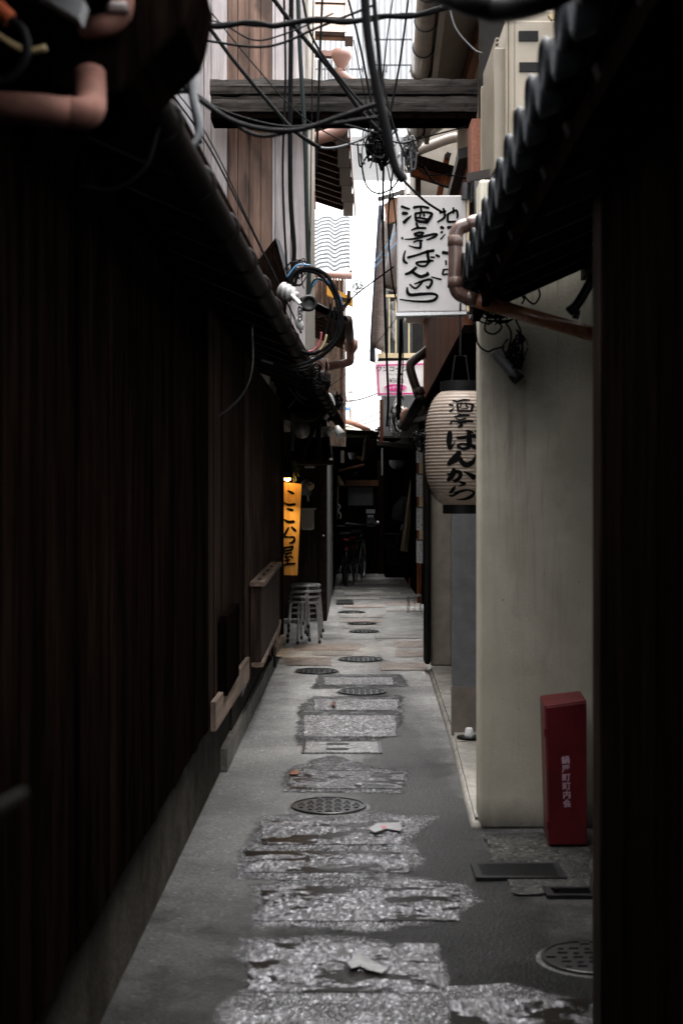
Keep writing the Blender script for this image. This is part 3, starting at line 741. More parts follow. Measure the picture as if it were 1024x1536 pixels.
MB().slab(P(462, 456, 15.2), P(521, 483, 15.2), P(516, 517, 17.6), P(462, 495, 17.6), (0, 0, .05)).build('lower_soffit', 'black_wood', t)
rl = MB()
for k in range(7):
    f0 = k / 6; rl.bar(P(462, 459, 15.3).lerp(P(462, 496, 17.5), f0) - Vector((0, 0, .03)), P(518, 486, 15.3).lerp(P(514, 518, 17.5), f0) - Vector((0, 0, .03)), .03, .04)
rl.build('lower_rafter', 'edge_rafter', t)
MB().tube([P(521, 480, 15.2), P(525, 512, 17.4)], .055, 12).build('lower_gutter', 'taupe', t, True)
MB().lathe([(.04, -.16), (.045, -.1), (.085, -.04), (.09, .06)], P(526, 518, 17.3), n=14).build('lower_rain_head', 'pvc', t, True)
MB().tube(catmull([P(525, 528, 17.3), P(525, 540, 17.3), P(520, 544, 17.3), P(486, 551, 17.0), P(470, 556, 16.8)], 5), .05, 12).build('lower_downpipe', 'pvc', t, True)
MB().tube(catmull([P(473, 560, 14.4), P(474, 545, 14.4), P(481, 542, 14.4), P(486, 548, 14.4), P(486, 575, 14.4)], 5), .048, 12).build('pink_elbow', 'pvc', t, True)
wb = MB()
for k in range(14): xx = 466 + k * 3.8; wb.box(P(xx, 0, 18.4 + k * .1).x, P(xx + 2.9, 0, 18.4 + k * .1).x, 18.4 + k * .1, 18.6 + k * .1, 2.2, P(0, 500, 18.4).z)
wb.build('boarded_flank', 'old_board', t)

# ---- low shop front at the end of the left wall (recess, posts, grey wall)
t = thing('left_shop', 'dark timber shop front beyond the end of the plank wall on the left', 'shop', (-.6, 17, 0))
MB().box(-2.0, -1.05, 13.55, 17.3, 0, 2.5).build('recess_wall', 'black_wood', t)
bw = MB()
for k in range(8): x0 = P(450 + k * 4, 0, 17.4).x; bw.box(x0 - (.6 if k == 0 else 0), P(453.4 + k * 4, 0, 17.4).x, 17.4, 17.5, .02, 2.5)
bw.box(P(450, 0, 17.5).x - .6, P(482, 0, 17.5).x, 17.505, 17.55, .02, 2.5)
bw.build('board_front', 'plank_brown', t)
MB().box(P(479, 0, 17.3).x, P(490, 0, 17.3).x, 17.28, 17.42, 0, 2.45).build('post', 'rafter', t)
MB().slab((P(490, 0, 17.4).x - .06, 17.44, 0), (P(490.5, 0, 17.4).x, 17.44, 0), (P(497.5, 0, 21.4).x, 21.4, 0), (P(497.5, 0, 21.4).x - .1, 21.4, 0), (0, 0, 2.45)).build('side_wall', 'old_plaster', t)
MB().box(P(497, 0, 21.4).x - .05, P(498.5, 0, 21.4).x, 21.41, 21.5, 0, 2.5).build('corner_strip', 'grey_gutter', t)
MB().box(-2.2, P(492, 0, 17).x, 13.6, 21.4, 2.5, 2.62).build('ceiling', 'black_wood', t)
t = thing('shop_awning', 'dark boxed awning with braces over the orange signboard', 'awning', P(470, 675, 14.6))
MB().slab(P(436, 692, 14.4), P(497, 692, 14.4), P(494, 655, 14.4), P(440, 658, 14.4), (0, .5, 0)).build('awning_box', 'black_wood', t)
MB().slab(P(434, 696, 14.35), P(500, 696, 14.35), P(500, 690, 14.35), P(434, 690, 14.35), (0, .6, 0)).build('awning_rim', 'dark_wood', t)
bb = MB(); bb.tube([P(452, 690, 14.3), P(468, 645, 14.3), P(473, 634, 14.3)], .03); bb.tube(catmull([P(477, 692, 14.3), P(478, 650, 14.3), P(478, 638, 14.3), P(470, 636, 14.3)], 4), .03)
bb.build('brace', 'black_plastic', t)
MB().box(P(494, 0, 14.3).x, P(499, 0, 14.3).x, 14.28, 14.34, P(0, 690, 14.3).z, P(0, 687, 14.3).z).build('metal_corner', 'steel', t)
MB().slab(P(460, 640, 15.5), P(498, 640, 15.5), P(498, 655, 15.5), P(460, 655, 15.5), (0, .1, 0)).build('pale_panel', 'roof_sheet', t)
for nm, x, y, lab in (('globe_lamp', 453, 645, 'white globe lamp under the rain head of the plank house'),):
    g = thing(nm, lab, 'lamp', P(x, y, 13.9))
    MB().lathe([(.004, -.085), (.05, -.07), (.075, -.02), (.075, .02), (.055, .06), (.03, .075)], P(x, y, 13.9), n=18).build('globe', 'porcelain', g, True)
    MB().lathe([(.032, .07), (.032, .11)], P(x, y, 13.9), n=12).build('socket', 'black_plastic', g)
g = thing('flood_lamp', 'white double spotlight with one turned head above the dark awning', 'lamp', P(490, 650, 14.5))
MB().box(P(484, 0, 14.5).x, P(489, 0, 14.5).x, 14.5, 14.6, P(0, 656, 14.5).z, P(0, 642, 14.5).z).build('mount', 'white_plastic', g, bevel=.008)
MB().tube([P(487, 650, 14.5), P(502, 646, 14.5)], .016).build('arm', 'white_plastic', g)
MB().lathe([(.03, -.06), (.036, -.04), (.05, .06), (.045, .062)], P(508, 647, 14.5), (.45, -.5, -.7), 14).build('head', 'white_plastic', g, True)
MB().lathe([(.03, -.05), (.035, -.04), (.045, .05), (.04, .052)], P(493, 647, 14.5), (-.1, -.6, -.6), 14).build('head', 'white_plastic', g, True)

# ---- orange lit signboard and its lamp
t = thing('shop_signboard', 'lit honey-coloured board with black brush writing hung over the stools', 'sign', P(434, 862, 14))
MB().slab(P(410, 862, 14), P(446, 863, 14), P(452, 726, 14), P(410, 721.5, 14), (0, .035, 0)).build('board', 'gold_wood', t)
S3 = zs([[(140, 390, 14), (185, 415, 28), (220, 430, 20)], [(95, 545, 12), (150, 572, 26), (235, 565, 28)], [(130, 620, 14), (175, 635, 28), (210, 640, 22)],
         [(95, 760, 14), (150, 790, 28), (225, 785, 26)], [(190, 855, 20), (240, 905, 30)], [(155, 860, 16), (120, 920, 24), (100, 975, 22), (160, 985, 14), (215, 985, 20), (225, 1025, 28), (195, 1055, 22), (155, 1062, 10)],
         [(75, 1125, 20), (140, 1116, 20), (210, 1105, 22)], [(205, 1105, 22), (185, 1150, 22), (100, 1165, 16)], [(95, 1130, 22), (85, 1200, 24), (45, 1260, 20)],
         [(105, 1198, 16), (190, 1187, 18)], [(140, 1195, 16), (110, 1245, 18), (180, 1235, 16), (205, 1250, 22)], [(100, 1288, 16), (168, 1277, 18)], [(138, 1250, 18), (138, 1335, 20)], [(45, 1357, 22), (140, 1332, 20), (235, 1325, 22)]], 415, 690, 8.53)
strokes_mesh(S3, lambda x, y: P(x, y, 13.994), .001).build('lettering', 'ink', t, fixn=False)
MB().tube([P(439, 690, 14.02), P(441, 724, 14.02)], .012).build('hanger', 'old_board', t)
t = thing('sign_lamp', 'black clip lamp with a warm lit bulb above the orange signboard', 'lamp', P(431, 705, 13.85))
MB().lathe([(.03, .10), (.05, .06), (.07, -.03), (.068, -.03), (.045, .05)], P(430, 712, 13.85), (0, -.1, 1), 16, False).build('shade', 'black_plastic', t, True)
MB().lathe([(.01, -.05), (.032, -.035), (.035, -.01), (.02, .03)], P(431, 714, 13.85), (0, 0, 1), 14).build('bulb', 'bulb', t, True)
MB().tube(catmull([P(430, 704, 13.85), P(427, 692, 13.9), P(436, 684, 14.0)], 5), .014).build('arm', 'black_plastic', t)
lp = bpy.data.lights.new('sign_light', 'SPOT'); lp.energy = 4; lp.color = (1, .64, .24); lp.spot_size = R(75); lp.spot_blend = .7; lp.shadow_soft_size = .04
lo = bpy.data.objects.new('sign_light', lp); COL.objects.link(lo); lo.location = P(432, 719, 13.7); lo.rotation_euler = (R(14), 0, 0)
t = thing('hanging_sprig', 'small green leafy sprig beside the lit lamp', 'plant', P(444, 706, 13.95))
lf = MB()
for k in range(22):
    c = P(443 + rnd.uniform(-1.5, 3), 694 + rnd.uniform(0, 26), 13.95 + rnd.uniform(-.03, .03)); a = rnd.uniform(0, 6.28); l = rnd.uniform(.012, .024)
    lf.add([c, c + Vector((l * math.cos(a) - .006, .004, l * math.sin(a))), c + Vector((l * 1.7 * math.cos(a), 0, l * 1.7 * math.sin(a))), c + Vector((l * math.cos(a) + .006, -.004, l * math.sin(a) + .006))], [(0, 1, 2, 3)])
lf.build('leaves', 'leaf_green', t, fixn=False)
MB().tube([P(443, 692, 13.95), P(444, 722, 13.95)], .003, 5).build('stem', 'leaf_green', t)

# ---- things on the shop front
t = thing('animal_mask', 'grey hooded figure with a round brown face on the dark shop front', 'ornament', P(461, 735, 17.2))
MB().lathe([(.06, -.09), (.075, 0), (.06, .07), (.02, .105)], P(459, 732, 17.25), n=18).build('hood', 'grey_wall', t, True)
MB().lathe([(.004, -.05), (.035, -.04), (.052, 0), (.045, .03), (.004, .05)], P(465, 729, 17.17), (.2, -1, .1), 16).build('face', 'straw', t, True)
em = MB()
for dx_ in (-2.2, 2.4): em.lathe([(.004, -.012), (.012, 0), (.004, .012)], P(465.5 + dx_, 726, 17.11), (0, -1, 0), 8)
em.build('eye', 'ink', t)
tag(MB().slab(P(460, 743, 17.3), P(463, 743, 17.3), P(464, 752, 17.3), P(461, 752, 17.3), (0, .008, 0)).build('paper_charm', 'paper'), 'small white paper strip under the hooded ornament', 'charm')
t = thing('wall_cabinet', 'square beige box with rounded corners fixed to the dark shop front', 'box', P(463, 795, 17.2))
MB().box(P(452, 0, 17.2).x, P(471, 0, 17.2).x, 17.16, 17.36, P(0, 795, 17.2).z, P(0, 763, 17.2).z).build('body', 'ivory_wall', t, bevel=.025)
MB().box(P(452, 0, 17.2).x, P(474, 0, 17.2).x, 17.14, 17.38, P(0, 765, 17.2).z, P(0, 762, 17.2).z).build('lid', 'cream_wall', t, bevel=.008)
tag(MB().box(P(457, 0, 17.3).x, P(472, 0, 17.3).x, 17.26, 17.275, P(0, 702.5, 17.3).z, P(0, 699, 17.3).z).build('white_label', 'paper'), 'narrow white label high on the dark shop front', 'label')
tag(MB().lathe([(.012, 0), (.012, .02), (.006, .03)], P(485, 803.5, 17.26), (0, -1, 0), 10).build('door_button', 'steel'), 'tiny shiny button on the shop post', 'button')

# ---- stools
def make_stool():
    t = thing('metal_stool', '', 'stool', (0, 0, 0), 'round metal stools stacked by the plank wall')
    r = .158
    MB().lathe([(.02, .449), (r - .012, .449), (r - .004, .445)], (0, 0, 0), n=32).build('seat', 'seat', t, True)
    MB().lathe([(r - .006, .447), (r, .442), (r + .002, .434), (r, .424), (r - .01, .423)], (0, 0, 0), n=32, cap=False).build('rim', 'steel', t, True)
    MB().tube([(.118 * math.cos(a), .118 * math.sin(a), .31) for a in [k * math.pi / 12 for k in range(24)]], .006, 6, closed=True).build('ring', 'steel', t, True)
    for k in range(4):
        a = math.pi / 4 + k * math.pi / 2; c, s = math.cos(a), math.sin(a)
        pts = catmull([(c * .02, s * .02, .416), (c * .105, s * .105, .418), (c * .138, s * .138, .405), (c * .146, s * .146, .37), (c * .175, s * .175, .02)], 5)
        lg = MB().tube(pts, .0115, 10).build('leg', 'steel', t, True)
        MB().tube([(c * .1737, s * .1737, .035), (c * .1766, s * .1766, .0)], .0145, 10).build('rubber_foot', 'rubber', lg)
    return t
st0 = make_stool()
labs_ = ['bottom stool of the stack, its feet on the paving', 'second stool up in the stack by the lit sign', '-', 'fourth stool up, just beneath the top one', 'topmost stool of the stack, its dark seat showing']
labs = [labs_[0], labs_[1], 'third stool up, just beneath the topmost one', labs_[4]]
for k in range(4):
    o = st0 if k == 0 else copy_tree(st0)
    o.location = (-.38 + rnd.uniform(-.012, .012) + k * .0025, 14.72 + rnd.uniform(-.01, .01), k * .056)
    o.rotation_euler = (0, 0, R(26 + k * 10)); o['label'] = labs[k]

# ================================================================== THE END OF THE ALLEY
Ye = 27.4
def ex(x): return (x - CX) / F * Ye
def ez(y): return EYE - (y - HZ) / F * Ye
t = thing('end_house', 'dark low timber house with a glazed door closing the alley', 'house', (.4, Ye + 1, 0))
ew = MB(); x = ex(490) - .7
while x < 1.75:
    if not (ex(519) - .02 < x + .05 < ex(567)): ew.box(x, x + .118, Ye, Ye + .1, 0, 2.75)
    x += .12
ew.build('wall', 'black_wood', t)
MB().box(ex(470), ex(640), Ye + .1, Ye + 3, 0, 2.75).build('wall_core', 'black_wood', t)
MB().box(ex(518), ex(567), Ye - .03, Ye + .05, ez(729), ez(720)).build('lintel', 'rust_wood', t)
MB().box(ex(566), ex(575), Ye - .02, Ye + .06, 0, ez(640)).build('door_post', 'dark_wood', t)
d = MB().box(ex(519), ex(566), Ye + .02, Ye + .06, .03, ez(729)).build('door', 'dark_wood', t)
MB().box(ex(522), ex(559), Ye + .0, Ye + .019, ez(758), ez(731)).build('pane', 'frost', d)
MB().lathe([(.012, 0), (.012, .03), (.03, .045), (.03, .06), (.012, .07)], (ex(566), Ye + .02, ez(784)), (0, -1, 0), 14).build('knob', 'steel', d, True)
MB().box(ex(549), ex(562), Ye - .0, Ye + .018, ez(770), ez(764)).build('notice', 'paper', d)
MB().box(ex(551), ex(560), Ye - .0, Ye + .018, ez(776), ez(772.5)).build('notice', 'paper', d)
MB().box(ex(550), ex(562), Ye - .09, Ye + .018, ez(790), ez(777)).build('letter_box', 'dark_steel', d)
rfm = MB(); rfm.slab(P(440, 632, 24), P(553, 648, 24), P(545, 640, 28.5), P(480, 628, 28.5), (0, 0, .05)); rfm.build('roof', 'roof_sheet', t)
MB().slab(P(484, 655, 23.6), P(548, 656, 23.6), P(552, 642, 23.9), P(484, 641, 23.9), (0, .05, 0)).build('roof_face', 'roof_sheet', t)
MB().slab(P(480, 672, 23.8), P(553, 668, 23.8), P(550, 656, 23.8), P(480, 656, 23.8), (0, 3.5, 0)).build('roof_board', 'black_wood', t)
MB().tube([P(512, 630, 23.9), P(535, 637, 23.7), P(553, 646, 23.5)], .045, 10).build('ridge', 'rust_wall', t, True)
MB().lathe([(.05, -.06), (.085, .0), (.09, .05)], P(553, 650, 23.4), n=12).build('ridge_end', 'rafter', t, True)
MB().tube(catmull([P(556, 650, 23.4), P(549, 660, 23.4), P(548, 672, 23.5), P(546, 690, 23.6)], 5), .035, 8).build('downpipe', 'rafter', t)
MB().slab((ex(498), 23.2, 2.55), (ex(560), 23.2, 2.5), (ex(560), Ye, 2.6), (ex(490), Ye, 2.6), (0, 0, .06)).build('ceiling', 'black_wood', t)
MB().slab(P(499, 895, 21.55), P(499, 690, 21.55), P(505, 690, Ye), P(505, 858, Ye), (-.3, 0, 0)).build('side_wall', 'black_wood', t)
# right-hand part of the end: low dark roof
t = thing('right_shed', 'low dark roofed lean-to at the far right end of the alley', 'shed', (1.1, 24, 0))
MB().slab(P(565, 668, 22.5), P(640, 676, 22.5), P(640, 655, 26.5), P(570, 648, 26.5), (0, 0, .07)).build('roof', 'dark_roof', t)
MB().slab(P(566, 655, 22.6), P(600, 650, 22.6), P(600, 660, 22.6), P(568, 672, 22.6), (0, .1, 0)).build('barge_board', 'black_wood', t)
MB().bar(P(562, 645, 22.5), P(592, 643, 22.5), .08, .03).build('roof_edge', 'dark_roof', t)
MB().bar(P(571, 649, 22.4), P(600, 645, 22.4), .04, .06).build('eave_strip', 'rust_wood', t)
MB().slab(P(566, 690, 23.4), P(640, 690, 23.4), P(640, 660, 23.4), P(566, 664, 23.4), (0, .12, 0)).build('front_board', 'black_wood', t)
MB().box(1.14, 2.4, 20.4, 27.3, 0, 2.6).build('side_wall', 'black_wood', t)
MB().box(ex(575), 1.14, 26.2, 27.3, 0, 2.55).build('back_wall', 'black_wood', t)
MB().box(P(625, 0, 20.1).x, P(632, 0, 20.1).x, 20.0, 20.16, 0, P(0, 692, 20).z).build('post', 'brown_wood', t)
MB().box(P(631.5, 0, 20.0).x, P(637, 0, 20.0).x, 19.9, 20.3, 0, 2.5).build('corner_board', 'black_wood', t)

# hung and leaning things at the end
t = thing('round_lantern', 'plain pale round paper lantern hanging in the dark at the end', 'lantern', P(595, 693, 24))
MB().lathe([(.04, -.12)] + [(.127 * math.cos(a_) + .003 * (i_ % 2), .127 * math.sin(a_)) for i_, a_ in enumerate([(-1.25 + 2.5 * k / 22) for k in range(23)])] + [(.04, .12)], P(595, 693, 24), n=26).build('shade', 'grey_wall', t, True)
MB().tube([P(595, 683, 24), P(595, 660, 24)], .006, 6).build('cord', 'cable', t)
def drape(name, outline, Y, mat, label, cat, t=.02, folds=0, n=14):
    """hanging cloth: left and right edges as pixel lists, with pleats"""
    Lp, Rp = outline; mb = MB(); V = []; Fc = []; rows = 14
    Lc = catmull([(a, b, 0) for a, b in Lp], 6); Rc = catmull([(a, b, 0) for a, b in Rp], 6)
    pick = lambda c, f: c[min(len(c) - 1, int(round(f * (len(c) - 1))))]
    for j in range(rows + 1):
        a, b = pick(Lc, j / rows), pick(Rc, j / rows)
        for i in range(n + 1):
            q = a.lerp(b, i / n); V.append(P(q.x, q.y, Y + .03 * math.sin(i / n * math.pi * 2 * folds + j * .1) * (.4 + .6 * j / rows)))
    for j in range(rows):
        for i in range(n): k = j * (n + 1) + i; Fc.append((k, k + 1, k + n + 2, k + n + 1))
    mb.add(V, Fc); o = mb.build(name, mat, None, True, fixn=False)
    so2 = o.modifiers.new('thick', 'SOLIDIFY'); so2.thickness = t
    return tag(o, label, cat)
drape('canvas_banner', ([(616, 718), (607, 775), (600, 826)], [(618, 718), (616, 775), (611, 828)]), 23.5, 'tan_cloth', 'tan canvas strip leaning by the right post at the end', 'cloth', .012, 1.5)
drape('hung_jacket', ([(602, 745), (590, 760), (587, 778)], [(610, 745), (607, 765), (602, 783)]), 23.9, 'grey_cloth', 'charcoal jacket hanging behind the tan canvas strip', 'jacket', .05, 1)
t = thing('umbrella', 'furled dark umbrella leaning against blocks behind the canvas strip', 'umbrella', P(591, 830, 24.3))
MB().tube([P(601, 795, 24.5), P(597, 808, 24.4), P(591, 831, 24.3)], [.01, .03, .008], 8).build('canopy', 'black_plastic', t)
MB().tube(catmull([P(601, 796, 24.5), P(603, 788, 24.5), P(606, 787, 24.5), P(606, 792, 24.5)], 4), .008, 6).build('handle', 'steel', t)
t = thing('carton', 'white carton with a brown print on the paving at the far end', 'box', P(597, 865, 26))
c0 = G(597, 865)
MB().box(c0.x - .135, c0.x + .135, c0.y, c0.y + .3, .012, .185).build('body', 'carton', t, bevel=.006)
MB().box(c0.x - .075, c0.x + .09, c0.y - .003, c0.y - .0005, .085, .135).build('printed_label', 'card_print', t)
MB().box(c0.x - .14, c0.x + .14, c0.y - .006, c0.y + .306, .186, .2).build('lid', 'carton', t)
for k, (xx, yy) in enumerate(((588, 806), (588, 818), (589, 830), (590, 842))):
    q = P(xx, yy, 24.9); tag(MB().box(q.x - .12, q.x + .12, 24.9, 25.15, q.z - .065, q.z + .065).build('stone_block', 'dark_wall', bevel=.01), ['top dark block of the pile behind the umbrella', 'second dark block of the pile behind the umbrella', 'third dark block of the pile behind the umbrella', 'lowest dark block of the pile behind the umbrella'][k], 'block', 'dark blocks piled at the end')
t = thing('straw_broom', 'upturned straw broom against the dark left wall at the end', 'broom', P(508, 780, 24))
bs = MB()
for k in range(40):
    a = rnd.uniform(-1, 1); bs.tube([P(507, 712, 24), P(509 + a * 2, 718, 24 + rnd.uniform(-.03, .03)), P(512 + a * 5, 727 + rnd.uniform(-4, 3), 24 + rnd.uniform(-.06, .06))], .004, 4)
bs.build('bristles', 'straw', t); MB().tube([P(507, 713, 24), P(506, 780, 24)], .012, 8).build('handle', 'old_board', t)
t = thing('paper_streamer', 'twisted white paper streamer hanging by the broom', 'charm', P(509, 765, 23.8))
MB().tube(catmull([P(507, 756, 23.8), P(510, 760, 23.8), P(507, 766, 23.8), P(511, 772, 23.8), P(510, 778, 23.8)], 4), .011, 5).build('streamer', 'paper', t)
t = thing('wind_chime', 'small pale trapezoid bell hanging above the end door', 'bell', P(528, 683, 25))
MB().lathe([(.04, -.06), (.045, -.05), (.075, .05), (.07, .06)], P(528, 684, 25), n=12).build('bell', 'grey_wall', t); MB().tube([P(528, 690, 25), P(530, 712, 25)], .004, 5).build('cord', 'cable', t)
MB().lathe([(.004, -.04), (.06, -.02), (.075, 0), (.06, .03), (.004, .05)], P(530, 711, 25), n=14).build('clapper', 'rafter', t, True)
t = thing('bamboo_rod', 'pinkish rod slung across under the roof at the end', 'rod', P(530, 702, 25))
MB().tube([P(508, 706, 25), P(546, 697, 25)], .022, 8).build('rod', 'rust_wall', t)
tag(MB().slab(P(533, 686, 25.4), P(545, 692, 25.4), P(545, 685, 25.4), P(536, 684, 25.4), (0, .06, 0)).build('brace_board', 'rust_wood'), 'small orange-brown brace board above the end door', 'board')
tag(MB().slab(P(511, 676, 24.6), P(516, 676, 24.6), P(516, 694, 24.6), P(511, 694, 24.6), (0, .08, 0)).build('meter_case', 'cream_wall'), 'narrow cream meter case high on the end wall', 'meter')
tag(MB().tube([P(573, 672, 23.2), P(573, 713, 23.2)], .01, 6).build('white_rod', 'white_plastic'), 'thin white rod hanging beside the round lantern', 'rod')
tag(MB().lathe([(.035, 0), (.05, .12), (.055, .13), (.05, .13)], G(616, 880) + Vector((0, 0, .006)), n=14).build('flower_pot', 'terracotta', None, True), 'small terracotta pot at the foot of the brown post', 'pot')

# ---- bicycles
def bicycle(loc, rz, label):
    t = thing('bicycle', label, 'bicycle', (0, 0, 0), 'bicycles parked in the dark at the end')
    r = .33; L = 1.08
    for nm, y in (('rear', 0), ('front', L)):
        wh = MB().tube([(0, y + r * math.cos(a), r + r * math.sin(a)) for a in [k * math.pi / 18 for k in range(36)]], .018, 8, closed=True).build('wheel', 'rubber', t, True)
        MB().tube([(0, y + (r - .025) * math.cos(a), r + (r - .025) * math.sin(a)) for a in [k * math.pi / 18 for k in range(36)]], .009, 6, closed=True).build('rim', 'steel', wh, True)
        sp = MB()
        for k in range(18):
            a = k * math.pi / 9; sp.tube([(0.02 * (-1) ** k, y, r), (0, y + (r - .03) * math.cos(a), r + (r - .03) * math.sin(a))], .0016, 4)
        sp.build('spokes', 'steel', wh)
        MB().tube([(0, y + (r + .035) * math.cos(a), r + (r + .035) * math.sin(a)) for a in [R(20 + k * 14) for k in range(11)]], .014, 6).build('mudguard', 'dark_steel', t, True)
    fr = MB(); bb_ = (0, .44, .29); seat = (0, .26, .78); head = (0, .86, .80); head2 = (0, .90, .62)
    for a, b in ((bb_, seat), (bb_, head2), (seat, (0, .86, .76)), ((.05, 0, r), bb_), ((-.05, 0, r), bb_), ((.04, 0, r), (0, .28, .70)), ((-.04, 0, r), (0, .28, .70)), (head, head2), (head2, (.04, L, r)), (head2, (-.04, L, r))): fr.tube([a, b], .015, 8)
    fr.build('frame', 'black_plastic', t)
    MB().tube(catmull([(-.28, .66, .98), (-.24, .78, 1.0), (0, .86, .97), (.24, .78, 1.0), (.28, .66, .98)], 5), .012, 8).build('handlebar', 'dark_steel', t, True)
    MB().hexa([(-.10, .08, .84), (.10, .08, .84), (.03, .38, .84), (-.03, .38, .84), (-.09, .09, .90), (.09, .09, .90), (.025, .37, .88), (-.025, .37, .88)]).build('saddle', 'black_plastic', t, bevel=.02)
    rk = MB()
    for x in (-.07, 0, .07): rk.tube([(x, -.25, .72), (x, .18, .72)], .006, 6)
    for x in (-.07, .07): rk.tube([(x, -.2, .72), (x * .8, 0, r)], .006, 6)
    rk.build('carrier', 'dark_steel', t)
    MB().lathe([(.03, 0), (.03, .02)], (0, -.28, .62), (0, -1, 0), 12).build('rear_reflector', 'red_reflector', t)
    MB().box(-.05, .05, -.30, -.285, .76, .80).build('rear_lamp', 'red_reflector', t)
    MB().tube([(-.14, .44, .2), (-.05, .44, .29), (.05, .44, .29), (.14, .44, .38)], .01, 6).build('pedal_crank', 'dark_steel', t)
    st_ = MB(); st_.tube([(-.08, 0, r), (-.13, -.10, .01), (.13, -.10, .01), (.08, 0, r)], .009, 6); st_.build('stand', 'dark_steel', t)
    t.location = loc; t.rotation_euler = (0, 0, R(rz)); return t
bicycle((G(518, 874).x, 23.9, .006), 2, 'nearer black bicycle seen from behind, red reflector on its mudguard')
bicycle((G(530, 866).x + .02, 24.9, .006), -8, 'black bicycle parked beside the nearer one, by the end door')

# ================================================================== RIGHT SIDE
# white house
t = thing('white_house', 'ivory plastered house with a broad pier on the right', 'house', (1.3, 7.5, 0)); HW = t
X0 = P(718.5, 0, 6.57).x; X1 = 1.95
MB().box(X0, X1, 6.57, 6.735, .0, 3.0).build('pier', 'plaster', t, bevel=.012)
MB().box(P(678, 0, 8.93).x, 1.9, 8.93, 9.0, .035, 2.14).build('inner_pier', 'grey_wall', t, bevel=.008)
MB().box(P(678, 0, 8.93).x - .004, 1.8, 8.926, 8.995, .03, EYE - (1030 - HZ) / F * 8.93).build('painted_base', 'grey_gutter', t)
MB().box(P(645, 0, 12.4).x, P(678, 0, 12.4).x, 12.4, 12.55, .04, 2.10).build('cream_pier', 'cream_wall', t, bevel=.02)
MB().box(P(679.5, 0, 12.3).x, 2.0, 12.3, 12.6, .0, 2.66).build('shutter', 'black_wood', t)
MB().box(1.5, 1.9, 7.0, 12.3, 0, 2.66).build('back_wall', 'dark_wall', t)
MB().slab((G(714, 1240).x - .005, 6.62, 0), (1.5, 6.62, 0), (1.5, 8.9, 0), (G(684, 1120).x, 8.9, 0), (0, 0, .045)).build('step', 'step', t)
MB().slab((G(682, 1118).x, 8.6, 0), (1.5, 8.95, 0), (1.5, 12.4, 0), (G(647, 1010).x, 12.3, 0), (0, 0, .05)).build('step', 'step', t)
# rounded kerb edge
MB().tube([G(715, 1243) + Vector((.0, 0, .0)), G(684, 1122), G(647, 1008)], .03, 10).build('kerb_edge', 'step', t, True)
MB().tube([(P(640.5, 0, 12.2).x, 12.2, .10), (P(640.5, 0, 12.2).x, 12.2, 1.9)], .027, 12).build('corner_guard', 'black_plastic', t)
MB().box(P(636, 0, 12.35).x, P(645, 0, 12.35).x, 12.3, 12.5, .07, 1.95).build('corner_strip', 'black_wood', t, bevel=.02)
uw = MB().box(P(703, 0, 8.3).x, P(712, 0, 8.3).x, 8.25, 8.35, 2.6, P(0, 262, 8.3).z).build('post', 'rafter', t)
MB().box(P(712, 0, 8.2).x, 2.2, 8.2, 8.6, 2.6, P(0, 262, 8.2).z).build('upper_wall', 'grey_wall', t)
MB().slab(P(699, 272, 8.0), P(760, 262, 7.0), P(860, 262, 7.0), P(860, 262, 8.0), (0, 0, .045)).build('shelf', 'dark_roof', t)
MB().tube([P(700, 275, 8), P(699, 300, 8)], .03, 8).build('shelf_bracket', 'dark_steel', t)
MB().box(P(707, 0, 9.0).x, P(722, 0, 9).x, 9.0, 9.3, 3.2, P(0, 178, 9).z).build('rust_corner', 'rust_wall', t)
MB().box(P(722, 0, 9).x, 2.5, 8.9, 9.2, 3.2, 5.0).build('rear_wall', 'dark_wall', t)
MB().box(1.12, 2.5, 6.95, 8.0, P(0, 262, 7).z + .05, 4.4).build('side_wall', 'siding', t)

# salt cone on a saucer
t = thing('salt_saucer', 'small white cone of salt on a black saucer on the doorstep', 'offering', G(702, 1112) + Vector((0, .0, .05)))
c0 = P(703, 1112, 8.7); c0.z = .046
MB().lathe([(.04, .0), (.075, .012), (.078, .016), (.03, .010)], c0, n=20).build('saucer', 'black_plastic', t, True)
MB().lathe([(.034, .010), (.030, .03), (.022, .065), (.018, .07)], c0, n=16).build('salt', 'paper', t, True)

# air conditioner
t = thing('air_conditioner', 'cream outdoor air conditioner unit on a shelf high on the right', 'air conditioner', P(780, 258, 7.05))
xa, xb = P(762, 0, 7).x, P(841, 0, 7).x; za, zb = P(0, 257, 7).z, P(0, 14, 7).z
MB().box(xa, xb, 7.0, 7.85, za, zb).build('casing', 'ac', t, bevel=.015)
MB().box(xa + .03, xb - .03, 6.990, 7.0, za + .26, zb - .06).build('side_panel', 'ac', t, bevel=.006)
MB().box(P(777, 0, 7).x, P(806, 0, 7).x, 6.982, 6.992, P(0, 63, 7).z, P(0, 48, 7).z).build('vent_slot', 'ac_dark', t)
MB().box(P(778, 0, 7).x, P(808, 0, 7).x, 6.982, 6.992, P(0, 109, 7).z, P(0, 95, 7).z).build('vent_slot', 'ac_dark', t)
MB().hexa([(xa + .05, 6.98, za + .10), (xb - .06, 6.98, za + .10), (xb - .06, 7.0, za + .10), (xa + .05, 7.0, za + .10), (xa + .02, 6.955, za + .30), (xb - .04, 6.955, za + .25), (xb - .04, 7.0, za + .25), (xa + .02, 7.0, za + .30)]).build('handle_recess', 'ac', t, bevel=.004)
MB().box(xa - .012, xa - .001, 7.01, 7.05, za + .02, zb).build('corner_post', 'ac', t, bevel=.004)
gr = MB()
for k in range(30): z = za + .06 + k * .022; gr.box(xa - .045, xa - .03, 7.15, 7.75, z, z + .009)
for k in range(12): y = 7.16 + k * .052; gr.box(xa - .05, xa - .045, y, y + .01, za + .06, za + .70)
gr.build('fan_grille', 'ac', t)
